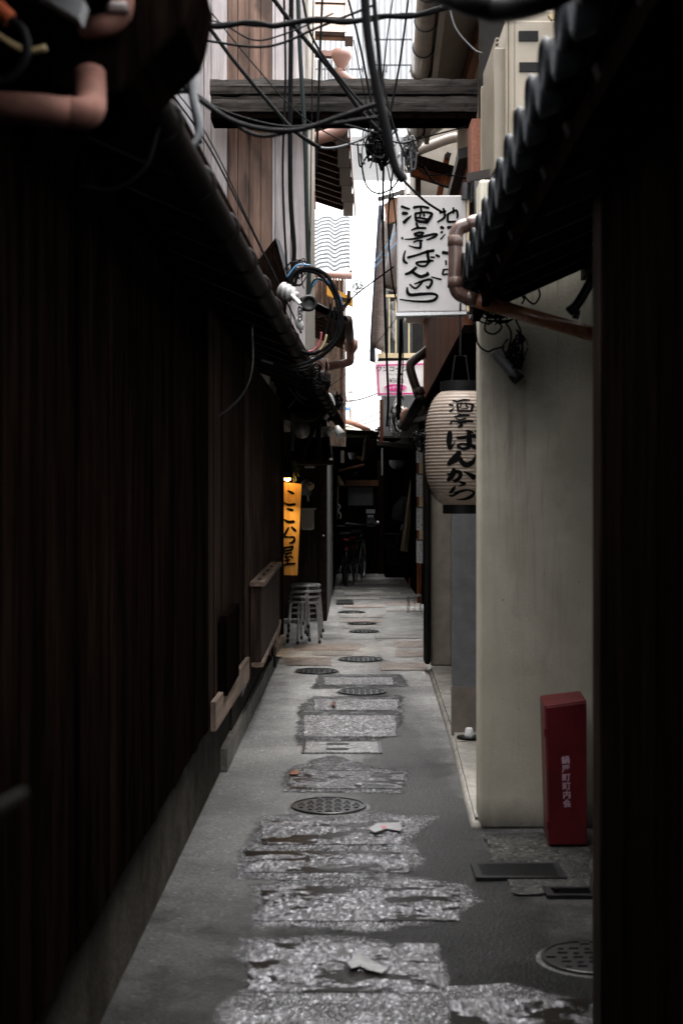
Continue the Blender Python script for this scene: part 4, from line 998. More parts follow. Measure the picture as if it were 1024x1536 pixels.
MB().box(xa - .06, xa - .001, 7.09, 7.14, za + .03, zb - .16).build('grille_frame', 'ac', t, bevel=.006)
MB().box(xa - .06, xa - .001, 7.76, 7.80, za + .03, zb - .16).build('grille_frame', 'ac', t, bevel=.006)
tag(MB().bar(P(824, 28, 6.9), P(846, 10, 6.9), .03, .03).build('bent_bracket', 'straw'), 'bent pale bracket tip beside the top of the air conditioner', 'bracket')

# brush-written white sign
t = thing('brush_sign', 'white acrylic signboard with black brush writing over the lantern', 'sign', P(649, 473, 8))
MB().slab(P(595.5, 468, 8), P(699, 466, 8), P(699, 293, 8), P(596, 293, 8), (0, .09, 0)).build('board', 'sign_white', t, bevel=.006)
MB().slab(P(594, 474, 7.99), P(703, 471, 7.99), P(703, 467, 7.99), P(594, 469, 7.99), (0, .11, 0)).build('bottom_rail', 'steel', t)
MB().slab(P(699.5, 471, 7.99), P(703, 471, 7.99), P(703, 292, 7.99), P(699.5, 292, 7.99), (0, .11, 0)).build('edge_frame', 'cream_paint', t)
S1a = [[(100, 210, 30), (150, 228, 28), (205, 245, 22)], [(112, 300, 36), (145, 298, 38), (180, 300, 28)], [(128, 418, 40), (180, 370, 32), (228, 328, 12)],
       [(255, 225, 34), (350, 212, 26), (450, 230, 30)], [(345, 225, 26), (360, 290, 24)], [(278, 300, 28), (280, 350, 26), (287, 398, 26)], [(275, 302, 28), (400, 285, 26), (485, 302, 32), (468, 350, 36), (425, 415, 36)],
       [(345, 300, 20), (335, 345, 22)], [(385, 300, 20), (392, 335, 26)], [(295, 355, 22), (350, 360, 22), (430, 375, 28)], [(290, 388, 30), (340, 405, 32), (430, 410, 36)],
       [(290, 420, 26), (300, 455, 26), (312, 488, 28)], [(225, 515, 14), (300, 488, 26), (415, 488, 26)],
       [(260, 565, 24), (325, 545, 28), (378, 550, 26), (345, 580, 24), (270, 582, 24)], [(140, 632, 12), (260, 625, 24), (400, 590, 28), (520, 565, 28), (552, 575, 28), (500, 610, 26), (420, 640, 16)], [(105, 608, 24), (118, 628, 22)],
       [(255, 668, 18), (310, 648, 20), (370, 650, 22)], [(345, 655, 28), (346, 700, 30), (342, 742, 30)], [(345, 745, 28), (270, 735, 22), (195, 712, 10)],
       [(637, 235, 26), (648, 290, 28)], [(588, 292, 24), (625, 285, 24), (668, 270, 24)], [(655, 300, 30), (645, 355, 28), (560, 412, 20)], [(692, 310, 26), (692, 360, 26), (700, 405, 28), (800, 405, 24)],
       [(690, 312, 24), (740, 285, 26), (800, 262, 26), (818, 310, 26), (812, 362, 18)], [(764, 225, 22), (765, 300, 20)],
       [(605, 475, 38), (640, 490, 30)], [(605, 548, 28), (625, 532, 24)], [(600, 630, 20), (660, 565, 12)], [(690, 482, 34), (760, 470, 26)], [(625, 800, 38), (720, 812, 36)]]
S1b = [[(150, 10, 16), (130, 80, 22), (135, 140, 32), (175, 172, 22)], [(178, 98, 30), (300, 65, 26), (420, 25, 32), (515, 5, 34)], [(435, 5, 32), (440, 80, 34), (450, 150, 30)], [(470, 150, 28), (370, 150, 28), (290, 165, 24), (330, 200, 24), (400, 206, 26), (445, 165, 26)],
       [(475, 90, 22), (525, 95, 20)], [(540, 65, 26), (588, 85, 28)], [(450, 130, 26), (510, 140, 20)], [(290, 222, 32), (220, 285, 36), (150, 310, 26)], [(235, 275, 30), (290, 315, 36), (350, 340, 38), (440, 312, 36)], [(430, 285, 26), (448, 322, 24)],
       [(482, 345, 16), (610, 378, 22)], [(205, 440, 18), (280, 490, 24), (350, 430, 24), (378, 390, 18)], [(270, 435, 18), (380, 395, 26), (470, 378, 28), (488, 420, 32), (445, 485, 30), (415, 455, 12)],
       [(175, 478, 18), (178, 540, 34), (220, 575, 36), (350, 565, 36), (500, 560, 30), (558, 592, 28), (510, 645, 34), (400, 660, 28), (250, 655, 22), (80, 632, 14)],
       [(668, 135, 22), (672, 190, 20)], [(640, 255, 22), (630, 310, 22), (700, 308, 22)], [(628, 255, 20), (700, 245, 20)]]
MBx = strokes_mesh(zs(S1a, 590, 285, 8.533) + zs(S1b, 590, 375, 8.533), lambda x, y: P(x, y, 7.9945), .001)
MBx.build('lettering', 'ink', t, fixn=False)
bk = MB(); bk.bar(P(612, 293, 8.05), P(612, 262, 8.4), .02, .02); bk.bar(P(700, 300, 8.08), P(706, 300, 8.3), .03, .03); bk.bar(P(700, 450, 8.08), P(706, 450, 8.3), .03, .03)
bk.build('hanger', 'dark_steel', t)

# paper lantern
t = thing('paper_lantern', 'large ribbed paper lantern with black brush writing beside the white pier', 'lantern', P(690, 770, 8))
cx = P(690, 0, 8).x; zt, zb_ = P(0, 587, 8).z, P(0, 757, 8).z; RL = P(744, 0, 8).x - cx
def lr(z):
    f = (zt - z) / (zt - zb_)
    f = min(1, max(0, f))
    return RL * (.52 + .48 * (1 - abs(2 * f - 1) ** 3.2) ** .75) if f < .5 else RL * (.50 + .50 * (1 - abs(2 * f - 1) ** 3.0) ** .75)
prof = []; NR = 34
for k in range(NR * 4 + 1):
    z = zb_ + (zt - zb_) * k / (NR * 4); ph = (k % 4) / 4
    prof.append((lr(z) - .0045 * math.sin(math.pi * ph) ** .8, z))
MB().lathe(prof, (cx, 8.0, 0), n=64, cap=False).build('shade', 'lantern', t, True)
for nm, z0, z1, rr in (('cap', zt, zt + .055, RL * .56), ('base_ring', zb_ - .05, zb_, RL * .49)):
    MB().lathe([(rr - .02, z0), (rr, z0), (rr, z1), (rr - .02, z1)], (cx, 8.0, 0), n=40).build(nm, 'black_plastic', t)
hk = MB(); hk.tube([(cx - .05, 8, zt + .05), (cx - .03, 8, zt + .2), (cx + .03, 8, zt + .2), (cx + .05, 8, zt + .05)], .005, 6); hk.tube([(cx, 8, zt + .2), (cx, 8, 2.62)], .006, 8); hk.build('hanger', 'black_plastic', t)
L1 = [[(440, 258, 20), (500, 272, 30), (540, 292, 20)], [(380, 338, 30), (455, 358, 26)], [(388, 472, 36), (430, 440, 28), (470, 406, 12)], [(510, 290, 26), (640, 252, 34), (775, 250, 24)], [(530, 330, 36), (536, 400, 40), (545, 475, 44)],
      [(530, 325, 26), (680, 322, 26), (828, 345, 40), (815, 400, 44), (795, 475, 44)], [(605, 300, 20), (600, 350, 22), (575, 410, 22)], [(690, 300, 22), (705, 370, 26), (740, 400, 22)], [(570, 468, 36), (790, 468, 34)], [(600, 425, 14), (730, 420, 16)],
      [(460, 578, 18), (600, 555, 40), (755, 548, 36)], [(540, 518, 14), (600, 545, 30)], [(500, 600, 16), (560, 640, 26), (690, 606, 24)], [(395, 715, 34), (432, 660, 24), (560, 680, 24), (700, 665, 40), (825, 668, 34)], [(525, 706, 12), (690, 690, 22)], [(596, 700, 52), (594, 750, 52), (535, 772, 18)],
      [(385, 860, 60), (380, 960, 90), (370, 1080, 80), (385, 1190, 60)], [(385, 1200, 40), (430, 1140, 34), (485, 1050, 10)], [(505, 965, 20), (560, 985, 50), (700, 970, 56), (800, 950, 56), (930, 960, 80)], [(690, 845, 30), (760, 860, 40), (830, 890, 26)], [(870, 855, 26), (950, 885, 40)],
      [(745, 880, 70), (750, 1000, 88), (755, 1100, 84), (735, 1170, 60)], [(750, 1165, 62), (640, 1195, 46), (545, 1155, 40), (540, 1120, 36), (620, 1100, 34), (740, 1120, 50), (830, 1150, 62), (900, 1180, 56)]]
L2 = [[(570, 235, 88), (500, 320, 96), (430, 395, 100), (355, 470, 60)], [(430, 440, 40), (500, 390, 60), (575, 350, 56), (615, 430, 80), (700, 480, 84), (800, 440, 76), (850, 370, 50), (878, 280, 14)],
      [(455, 545, 50), (455, 610, 80), (420, 700, 80), (350, 775, 56)], [(332, 645, 14), (400, 660, 50), (500, 610, 60), (575, 625, 62), (580, 700, 62), (500, 785, 56), (435, 770, 12)], [(640, 605, 12), (740, 650, 52), (820, 700, 84), (865, 725, 80)],
      [(555, 800, 14), (630, 825, 50), (670, 845, 44), (550, 890, 12)], [(500, 878, 14), (460, 940, 56), (420, 995, 50), (380, 1003, 16)], [(470, 1020, 22), (580, 990, 46), (720, 960, 30), (800, 975, 30), (858, 1005, 40), (810, 1080, 56), (700, 1130, 44), (520, 1148, 10)], [(380, 1058, 14), (440, 1072, 38), (560, 1020, 26)]]
SL = zs(L1, 640, 580, 12.8) + zs(L2, 640, 660, 12.8)
def on_lantern(rot):
    def f(x, y):
        q = P(x, y, 7.82); z = q.z
        dx = max(-.97, min(.97, (q.x - P(690, 0, 7.82).x) / lr(z) * 1.0))
        a = math.asin(dx) + rot; r = lr(z) + .0012
        return (cx + r * math.sin(a), 8.0 - r * math.cos(a), z)
    return f
strokes_mesh(SL, on_lantern(0), .001).build('lettering', 'ink', t, fixn=False)
strokes_mesh(SL, on_lantern(R(-104)), .001).build('lettering', 'ink', t, fixn=False)

# red box
t = thing('red_box', 'dark red metal cabinet with white lettering leaning on the white pier', 'cabinet', G(850, 1272))
def lean(x, y, Y): q = P(x, y, Y); return q
fY, bY = 6.2, 6.45
fl = [P(822, 1272, fY), P(880, 1272, fY), P(879, 1050, fY), P(816, 1058, fY)]
bl = [P(815, 1252, bY), P(874, 1252, bY), P(870, 1036, bY), P(809, 1043, bY)]
for q in (fl[0], fl[1], bl[0], bl[1]): q.z = .012
MB().hexa([fl[0], fl[1], bl[1], bl[0], fl[3], fl[2], bl[2], bl[3]]).build('body', 'red_paint', t, bevel=.006)
fr = lambda u, v, o: (fl[0].lerp(fl[1], u)).lerp(fl[3].lerp(fl[2], u), v) + Vector((0, -o, 0))
MB().slab(fr(.03, .015, .001), fr(.985, .015, .001), fr(.985, .985, .001), fr(.03, .985, .001), (0, -.008, 0)).build('door', 'red_paint', t, bevel=.003)
for v in (.78, .12): MB().slab(fr(-.03, v, .0), fr(.035, v, .0), fr(.035, v + .06, .0), fr(-.03, v + .06, .0), (0, -.012, 0)).build('hinge', 'red_paint', t)
hgt = (fl[3] - fl[0]).length; wid = (fl[1] - fl[0]).length
txt = text_mesh('鍋屋町町内会', lambda u, v: fr(.47 + (u - .0) / wid - .03 * (v / .3), .60 + v / hgt, .0105), .036, .0008, True)
txt.build('lettering', 'white_ink', t, fixn=False)

# near right house: dark wall, tiled eave, drain pipe
def ER(Y): return .43 + .023 * Y
t = thing('eave_house', 'near right house with a black board wall and a wavy tiled eave', 'house', (1.5, 3, 0)); HR = t
bd = MB()
XW = P(888, 0, 3.66).x
y = -5.0
while y < 3.45: bd.box(XW + rnd.uniform(0, .004), XW + .04, y, min(3.55, y + .172), 0.0, 2.5); y += .176
bd.build('board_wall', 'black_wood', t)
MB().box(XW + .041, 2.6, -5, 3.545, 0, 2.5).build('wall_core', 'black_wood', t)
MB().box(XW + .0, XW + .13, 3.551, 3.66, 0, 2.5).build('corner_post', 'dark_wood', t)
MB().box(1.95, 2.3, 3.66, 6.6, 0, 2.9).build('niche_wall', 'dark_wall', t)
MB().slab((ER(.5), .5, 2.415), (2.4, .5, 3.23), (2.4, 6.5, 3.23), (ER(6.5), 6.5, 2.415), (0, 0, .03)).build('roof_deck', 'black_wood', t)
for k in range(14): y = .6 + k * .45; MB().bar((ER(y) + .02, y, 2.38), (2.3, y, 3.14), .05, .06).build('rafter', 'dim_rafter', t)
MB().bar((ER(.5) + .035, .5, 2.37), (ER(6.5) + .035, 6.5, 2.37), .03, .07).build('fascia', 'black_wood', t)
MB().bar((1.05, .5, 2.59), (1.15, 6.55, 2.59), .1, .12).build('purlin', 'dim_rafter', t)
# tiles: wavy courses running down to the alley
tl = MB(); V = []; Fc = []
n1 = 22 * 12; m1 = 5
for i in range(n1 + 1):
    y = .55 + i * (5.95 / n1); ph = (y - .55) / .283 * 2 * math.pi
    wv = .045 * math.sin(ph) + .018 * math.sin(2 * ph + .9)
    for j in range(m1 + 1):
        x = ER(y) - .05 + j * .33; V.append((x, y, 2.505 + wv + j * .33 * .42))
for i in range(n1):
    for j in range(m1): k = i * (m1 + 1) + j; Fc.append((k, k + 1, k + m1 + 2, k + m1 + 1))
tl.add(V, Fc); o = tl.build('roof_tiles', 'tile', t, True, fixn=False); sm = o.modifiers.new('thick', 'SOLIDIFY'); sm.thickness = .022; sm.offset = -1
for k in range(21):
    y = .55 + (k + .25) * .283
    MB().lathe([(.058, 0), (.062, .012), (.05, .02), (.046, .014)], (ER(y) - .04, y + .0, 2.505), (-1, 0, -.05), 16).build('tile_end', 'tile', t, True)
MB().tube(catmull([P(760, 314, 6.05), P(735, 324, 6.0), P(702, 337, 6.0), P(688, 343, 6.0), P(682.5, 358, 6.0), P(682.5, 390, 6.0), P(682.5, 425, 6.0), P(688, 440, 6.0), P(702, 447, 6.0), P(716, 451, 6.0)], 6), .0305, 16).build('drainpipe', 'copper', t, True)
MB().tube([P(714, 450.5, 6.0), P(780, 470, 6.0), P(895, 503, 6.0)], .0312, 16).build('lower_pipe', 'brightened_red_brown', t, True)  # lower run of the same pipe, brightened in colour under the eave
for (x, y, d) in ((708, 335, (1, 0, .33)), (682.5, 362, (0, 0, 1)), (682.5, 424, (0, 0, 1)), (706, 448, (1, 0, -.28))): MB().lathe([(.031, -.022), (.0335, -.02), (.0335, .02), (.031, .022)], P(x, y, 6.0), d, 16).build('pipe_collar', 'copper', t, True)

# burnt socket and loose cables on the white pier
t = thing('wall_socket', 'sooty conduit end with loose cables on the top of the white pier', 'conduit', P(760, 560, 6.5))
MB().tube([P(742, 528, 6.52), P(772, 562, 6.5)], .022, 10).build('conduit', 'grey_cable', t); MB().lathe([(.03, -.02), (.034, .01), (.03, .03)], P(773, 563, 6.5), (.6, 0, -.7), 12).build('plug', 'black_plastic', t, True)
for pts in ([(712, 480), (716, 515), (730, 527), (740, 524), (756, 520)], [(772, 478), (781, 500), (783, 540), (776, 566)], [(730, 476), (727, 495), (741, 501), (752, 490), (741, 480)], [(725, 440), (733, 432), (760, 432), (784, 446), (782, 456)], [(776, 434), (785, 430), (786, 444), (800, 456), (809, 444), (807, 432)], [(755, 480), (766, 500), (762, 530), (770, 560)]):
    MB().tube(catmull(px(pts, 6.52), 6), .0045, 7).build('loose_cable', 'cable', t)
t = thing('wall_hose', 'thick dark hose bent down the wall under the tiled eave', 'hose', P(860, 470, 6.45))
MB().tube(catmull(px([(899, 385), (886, 420), (866, 455), (852, 468)], 6.4), 6), .022, 10).build('hose', 'black_plastic', t, True)
MB().tube(catmull(px([(852, 462), (864, 466), (862, 478)], 6.42), 5), .016, 8).build('nozzle', 'dark_steel', t)

# right house 2: brown boarded upper storey over the alley
def RW(c, Y): return c + .023 * Y
t = thing('brown_house', 'right house with a red-brown boarded upper storey above the lantern', 'house', (1.4, 13.5, 0))
wbm = MB(); y = 9.62
while y < 18: y1 = y + .14; wbm.slab((RW(.62, y), y, 2.68), (RW(.66, y), y, 2.68), (RW(.66, y1), y1 - .006, 2.68), (RW(.62, y1), y1 - .006, 2.68), (0, 0, 1.08)); y = y1
wbm.build('upper_boards', 'brown_wood', t)
MB().slab((RW(.66, 9.6), 9.6, 2.67), (2.6, 9.6, 2.67), (2.6, 18, 2.67), (RW(.66, 18), 18, 2.67), (0, 0, 1.1)).build('upper_wall', 'dark_wall', t)
MB().slab((RW(.60, 9.5), 9.5, 2.62), (2.6, 9.5, 2.62), (2.6, 18.1, 2.62), (RW(.60, 18.1), 18.1, 2.62), (0, 0, .055)).build('floor_edge', 'black_wood', t)
MB().slab((RW(.56, 9.5), 9.5, 3.78), (2.6, 9.5, 4.3), (2.6, 18.2, 4.3), (RW(.56, 18.2), 18.2, 3.78), (0, 0, .07)).build('roof', 'dark_roof', t)
MB().tube(catmull([P(646, 520, 17.2), P(636, 529, 17.2), P(620, 541, 17.2), P(615, 550, 17.2), P(619, 568, 17.2), P(627, 590, 17.2), P(636, 615, 17.2)], 6), .055, 14).build('downpipe', 'brown_pvc', t, True)
MB().slab((.80, 18.15, 2.50), (1.7, 18.15, 2.75), (1.7, 22.4, 2.75), (.86, 22.4, 2.50), (0, 0, .05)).build('low_eave', 'dark_roof', t)
MB().lathe([(.07, -.05), (.07, .05)], P(627.5, 588, 17.2), (.35, 0, -1), 14).build('pipe_collar', 'brown_pvc', t, True)
MB().tube([P(630, 600, 16.0), P(606, 640, 17.6)], .06, 12).build('low_gutter', 'gutter', t, True)
MB().box(1.3, 2.6, 12.75, 19.0, 0, 2.62).build('ground_wall', 'black_wood', t)
MB().tube(catmull([P(612, 615, 17.5), P(606, 620, 17.5), P(605, 630, 17.5), P(610, 642, 17.5)], 5), .045, 12).build('pink_pipe', 'pvc', t, True)
# tall house behind with the big eave
t = thing('tall_house', 'tall right house with a deep grey soffit and a long half-round gutter', 'house', (1.6, 12, 0))
MB().box(1.12, 3.2, 9.35, 13.8, 3.0, 5.6).build('wall', 'cream_wall', t)
def RE(Y): return .30 + .030 * Y
MB().slab((RE(8.4) + .06, 8.4, 4.98), (1.14, 8.4, 5.30), (1.14, 13.8, 5.30), (RE(13.8) + .06, 13.8, 4.98), (0, 0, .08)).build('soffit', 'soffit_grey', t)
MB().tube([(RE(8.0), 8.0, 4.99), (RE(13.9), 13.9, 4.99)], .075, 14).build('gutter', 'grey_gutter', t, True)
MB().bar((RE(8.2) + .11, 8.2, 4.97), (RE(13.8) + .11, 13.8, 4.97), .045, .07).build('fascia', 'grey_gutter', t)
for k in range(9): y = 8.5 + k * .62; MB().tube([(RE(y) + .079 * math.cos(a_), y, 4.99 + .079 * math.sin(a_)) for a_ in [i_ * math.pi / 7 for i_ in range(14)]], .007, 6, closed=True).build('gutter_bracket', 'dark_steel', t)
MB().slab((RE(13.82), 13.82, 4.93), (1.2, 13.82, 5.25), (1.2, 13.9, 5.25), (RE(13.9), 13.9, 4.93), (0, 0, .06)).build('soffit_edge', 'ivory_wall', t)
MB().bar((1.08, 8.5, 5.15), (1.10, 13.7, 5.15), .07, .16).build('wall_plate', 'rust_wood', t)
# gable wall with bracing
t = thing('gable_house', 'cream gable wall with dark braces seen above the brush sign', 'house', (1.4, 15, 0))
MB().box(P(628, 0, 14.6).x, 3.0, 14.6, 18, 3.7, 5.6).build('gable_wall', 'ivory_wall', t)
MB().box(P(622, 0, 14.4).x, P(630, 0, 14.4).x, 14.3, 14.6, 3.6, 5.2).build('corner_post', 'rafter', t)
MB().tube(catmull(px([(622, 228), (645, 219), (675, 208), (692, 207), (712, 212)], 14.2), 6), .05, 8).build('curved_brace', 'soffit_grey', t, True)
MB().bar(P(612, 238, 14.2), P(716, 270, 14.2), .12, .10).build('brace', 'black_wood', t); MB().bar(P(612, 255, 14.25), P(712, 286, 14.25), .12, .09).build('brace', 'brown_wood', t)
MB().bar(P(671, 232, 14.4), P(658, 295, 14.4), .06, .05).build('batten', 'brown_wood', t); MB().bar(P(673, 230, 14.38), P(670, 238, 14.38), .065, .05).build('batten_tip', 'black_plastic', t)
MB().tube(catmull(px([(636, 250), (648, 270), (668, 280), (692, 283)], 14.1), 6), .012, 6).build('wall_cable', 'cable', t)

# ---- balcony house, blind, pink sign
t = thing('balcony_house', 'far right house with a cream balcony rail and dark windows', 'house', (1.2, 22.5, 0))
MB().box(P(582, 0, 22).x, 3.5, 22.0, 26, 2.62, P(0, 296, 22).z).build('wall', 'dark_wall', t)
MB().slab(P(566, 302, 20.6), P(640, 280, 20.6), P(640, 280, 24), P(570, 302, 24), (0, 0, .06)).build('roof', 'dark_roof', t)
MB().slab(P(576, 306, 20.7), P(602, 292, 20.7), P(602, 330, 20.7), P(580, 335, 20.7), (0, .1, 0)).build('wood_panel', 'rust_wood', t)
MB().box(P(600, 0, 20.8).x, P(606, 0, 20.8).x, 20.75, 20.85, P(0, 400, 20.8).z, P(0, 285, 20.8).z).build('wood_post', 'rust_wood', t)
MB().box(P(575, 0, 21.8).x, P(618, 0, 21.8).x, 21.75, 21.95, P(0, 530, 21.8).z, P(0, 465, 21.8).z).build('window', 'glass', t)
MB().lathe([(.16, -.5), (.17, -.45), (.17, .45), (.1, .5)], P(598, 385, 20.9), (.2, 0, 1), 20).build('drum', 'brown_pvc', t, True)
rl = MB()
for xx in (575, 583.5, 593.5, 613): rl.box(P(xx - 1, 0, 20.5).x, P(xx + 1, 0, 20.5).x, 20.48, 20.52, P(0, 532, 20.5).z, P(0, 444, 20.5).z)
rl.box(P(566, 0, 20.5).x, P(624, 0, 20.5).x, 20.47, 20.53, P(0, 537, 20.5).z, P(0, 530, 20.5).z); rl.box(P(572, 0, 20.5).x, P(604, 0, 20.5).x, 20.47, 20.53, P(0, 446, 20.5).z, P(0, 442, 20.5).z)
rl.build('balcony_rail', 'cream_paint', t)
MB().box(P(567, 0, 21).x, P(640, 0, 21).x, 20.55, 22, P(0, 541, 21).z, P(0, 536, 21).z).build('balcony_floor', 'dark_wall', t)
MB().box(P(569, 0, 21).x, P(574, 0, 21).x, 20.9, 21.0, 2.3, P(0, 600, 21).z).build('post', 'brown_wood', t)
MB().box(P(574, 0, 21.2).x, P(640, 0, 21.2).x, 21.1, 21.9, 2.4, P(0, 541, 21.2).z).build('lower_wall', 'grey_wall', t)
drape('reed_blind', ([(571, 335), (566, 400), (560, 460), (557, 520)], [(578, 330), (577, 400), (576, 460), (575, 528)]), 20.3, 'blind', 'brown reed blind hanging beside the balcony', 'blind', .015, 1)
drape('dark_curtain', ([(567, 308), (560, 420), (555, 500), (554, 541)], [(574, 308), (568, 420), (562, 500), (562, 545)]), 20.45, 'cloth', 'long navy curtain hanging behind the reed blind', 'curtain', .015, .7)
drape('hung_clothes', ([(583, 455), (584, 480), (586, 508)], [(589, 452), (590, 480), (592, 515)]), 21.2, 'grey_wall', 'grey green garment drying behind the balcony rail', 'clothes', .02, 1)
t = thing('bar_sign', 'white bar signboard with a magenta border and a pink oval', 'sign', P(603, 593, 19.9))
MB().slab(P(566, 594, 19.9), P(641, 592, 19.9), P(641, 540, 19.9), P(562, 542, 19.9), (0, .12, 0)).build('panel', 'pale_print', t)
bo = MB()
for a, b, c, d in (((567, 547), (639, 545), (639, 547), (567, 549)), ((568, 590), (640, 589), (640, 591.2), (568, 592.2)), ((565, 547), (567, 547), (569, 592), (567, 592)), ((637, 545), (639, 545), (639.6, 590), (637.6, 590))):
    bo.slab(P(*a, 19.89), P(*b, 19.89), P(*c, 19.89), P(*d, 19.89), (0, -.004, 0))
bo.build('border', 'pink', t)
el = [P(593 + 17 * math.cos(a_), 581.5 + 5.2 * math.sin(a_), 19.89) for a_ in [k * math.pi / 20 for k in range(40)]]
MB().prism(el, (0, -.004, 0)).build('oval', 'pink', t)
sc_ = 19.88 / F
def flat(x, y, Y): o_ = P(x, y, Y); return lambda u, v: (o_.x + u, Y, o_.z + v)
text_mesh('ワンコイン酒', flat(592, 554, 19.885), 6.6 * sc_ * 1.45, .001).build('lettering', 'ink', t, fixn=False)
text_mesh('One Coin Bar', flat(594, 561.5, 19.885), 4.2 * sc_, 0).build('lettering', 'grey_cable', t, fixn=False)
text_mesh('(¥500)', flat(593, 571, 19.885), 9.5 * sc_, 0).build('lettering', 'ink', t, fixn=False)
text_mesh('レッドゾーン', flat(593, 581.8, 19.883), 5.6 * sc_, .0012).build('lettering', 'pale_print', t, fixn=False)

# ---- hanging tags by the brown post
for k, (y0, lab) in enumerate(((660, 'highest white patterned plaque on the strip by the brown post'), (711, 'second white patterned plaque down, by the lantern edge'), (761, 'third white patterned plaque down the strip'), (810, 'lowest white patterned plaque, nearest the ground'))):
    t = thing('menu_plaque', lab, 'plaque', P(629, y0 + 18, 18.6), 'white plaques hung in a column by the brown post')
    MB().slab(P(624.5, y0 + 34, 18.6), P(634, y0 + 34, 18.6), P(634.5, y0, 18.6), P(624.5, y0, 18.6), (0, .03, 0)).build('board', 'paper', t)
    fm = MB(); fm.slab(P(624, y0 + 1.6, 18.59), P(635, y0 + 1.6, 18.59), P(635, y0 - 1, 18.59), P(624, y0 - 1, 18.59), (0, .05, 0)); fm.slab(P(633, y0 + 35, 18.59), P(635, y0 + 35, 18.59), P(635, y0 + 1.7, 18.59), P(633, y0 + 1.7, 18.59), (0, .05, 0)); fm.build('frame', 'grey_cable', t)
    sq = []
    for j in range(6): x_ = 626 + rnd.random() * 5; y_ = y0 + 4 + j * 4.8 + rnd.random() * 2; sq.append([(x_, y_, .5), (x_ + rnd.uniform(-1.4, 1.6), y_ + 1.5, 1.0), (x_ + rnd.uniform(-1, 1.5), y_ + 3, .5)])
    strokes_mesh(sq, lambda x, y: P(x, y, 18.595), .001).build('scribble', 'grey_cable', t, fixn=False)
tag(MB().slab(P(628.5, 845, 18.9), P(634, 845, 18.9), P(634, 690, 18.9), P(628.5, 690, 18.9), (0, .04, 0)).build('gold_strip', 'cream_paint'), 'narrow yellowish strip behind the column of white plaques', 'strip')
t = thing('wire_stand', 'small bent wire stand on the paving by the right wall', 'stand', G(621, 920))
a, b = G(611, 920), G(632, 920)
s_ = MB(); z = .225
for (x, y) in ((a.x, a.y), (b.x, b.y), (a.x + .03, a.y + .22), (b.x - .01, b.y + .22)): s_.tube([(x, y, .008), (x, y, z)], .005, 6)
s_.tube([(a.x, a.y, z), (b.x, b.y, z), (b.x - .01, b.y + .22, z), (a.x + .03, a.y + .22, z)], .005, 6, closed=True); s_.tube([(a.x, a.y, .03), (b.x, b.y, .03)], .005, 6); s_.tube([((a.x + b.x) / 2, a.y, .03), ((a.x + b.x) / 2, a.y, z)], .004, 6)
s_.build('frame', 'dark_steel', t)

# ---- distance: bright ribbed building, pole
t = thing('ribbed_building', 'pale tall building with ribbed metal cladding beyond the rooftops', 'building', (.8, 42, 0))
Yd = 42
rb = MB()
x = P(440, 0, Yd).x
while x < P(660, 0, Yd).x: rb.box(x, x + .10, Yd, Yd + .2, P(0, 195, Yd).z, 21); rb.box(x + .10, x + .16, Yd + .06, Yd + .2, P(0, 195, Yd).z, 21); x += .16
rb.build('cladding', 'metal_white', t)
MB().box(P(440, 0, Yd).x, P(660, 0, Yd).x, Yd + .2, Yd + 6, P(0, 205, Yd).z, 21).build('body', 'metal_white', t)
MB().box(P(440, 0, Yd).x, P(660, 0, Yd).x, Yd - .1, Yd + .3, P(0, 206, Yd).z, P(0, 196, Yd).z).build('base_band', 'metal_white', t)
lg_ = MB()
for xx in (446, 654): lg_.box(P(xx - 4, 0, Yd).x, P(xx + 4, 0, Yd).x, Yd + .4, Yd + 5, 0, P(0, 206, Yd).z)
lg_.build('lower_pier', 'metal_white', t)
rl2 = MB()
for yy, x0, x1 in ((66, 560, 616), (104, 560, 616), (110, 470, 545)): rl2.box(P(x0, 0, Yd).x, P(x1, 0, Yd).x, Yd - .5, Yd - .44, P(0, yy + 2, Yd).z, P(0, yy, Yd).z)
for k in range(9): rl2.box(P(565 + k * 6, 0, Yd).x, P(565.8 + k * 6, 0, Yd).x, Yd - .5, Yd - .46, P(0, 104, Yd).z, P(0, 66, Yd).z) if k % 3 == 0 else None
rl2.build('balcony_rail', 'dark_steel', t)
pr_ = MB()
for k in range(5): pr_.box(P(470 + k * 36, 0, Yd).x, P(472 + k * 36, 0, Yd).x, Yd - .46, Yd, P(0, 108, Yd).z, P(0, 106, Yd).z)
pr_.build('rail_bracket', 'dark_steel', t)
t = thing('utility_pole', 'thin grey pole with a blue plastic bag beyond the roofs', 'pole', P(526, 740, 34))
MB().tube([(P(526, 0, 34).x, 34, 0), (P(526, 0, 34).x, 34, P(0, 556, 34).z)], [.055, .045], 10).build('shaft', 'grey_gutter', t, True)
MB().box(P(518, 0, 34).x, P(524, 0, 34).x, 33.9, 34.0, P(0, 616, 34).z, P(0, 611, 34).z).build('blue_bag', 'blue_tarp', t)

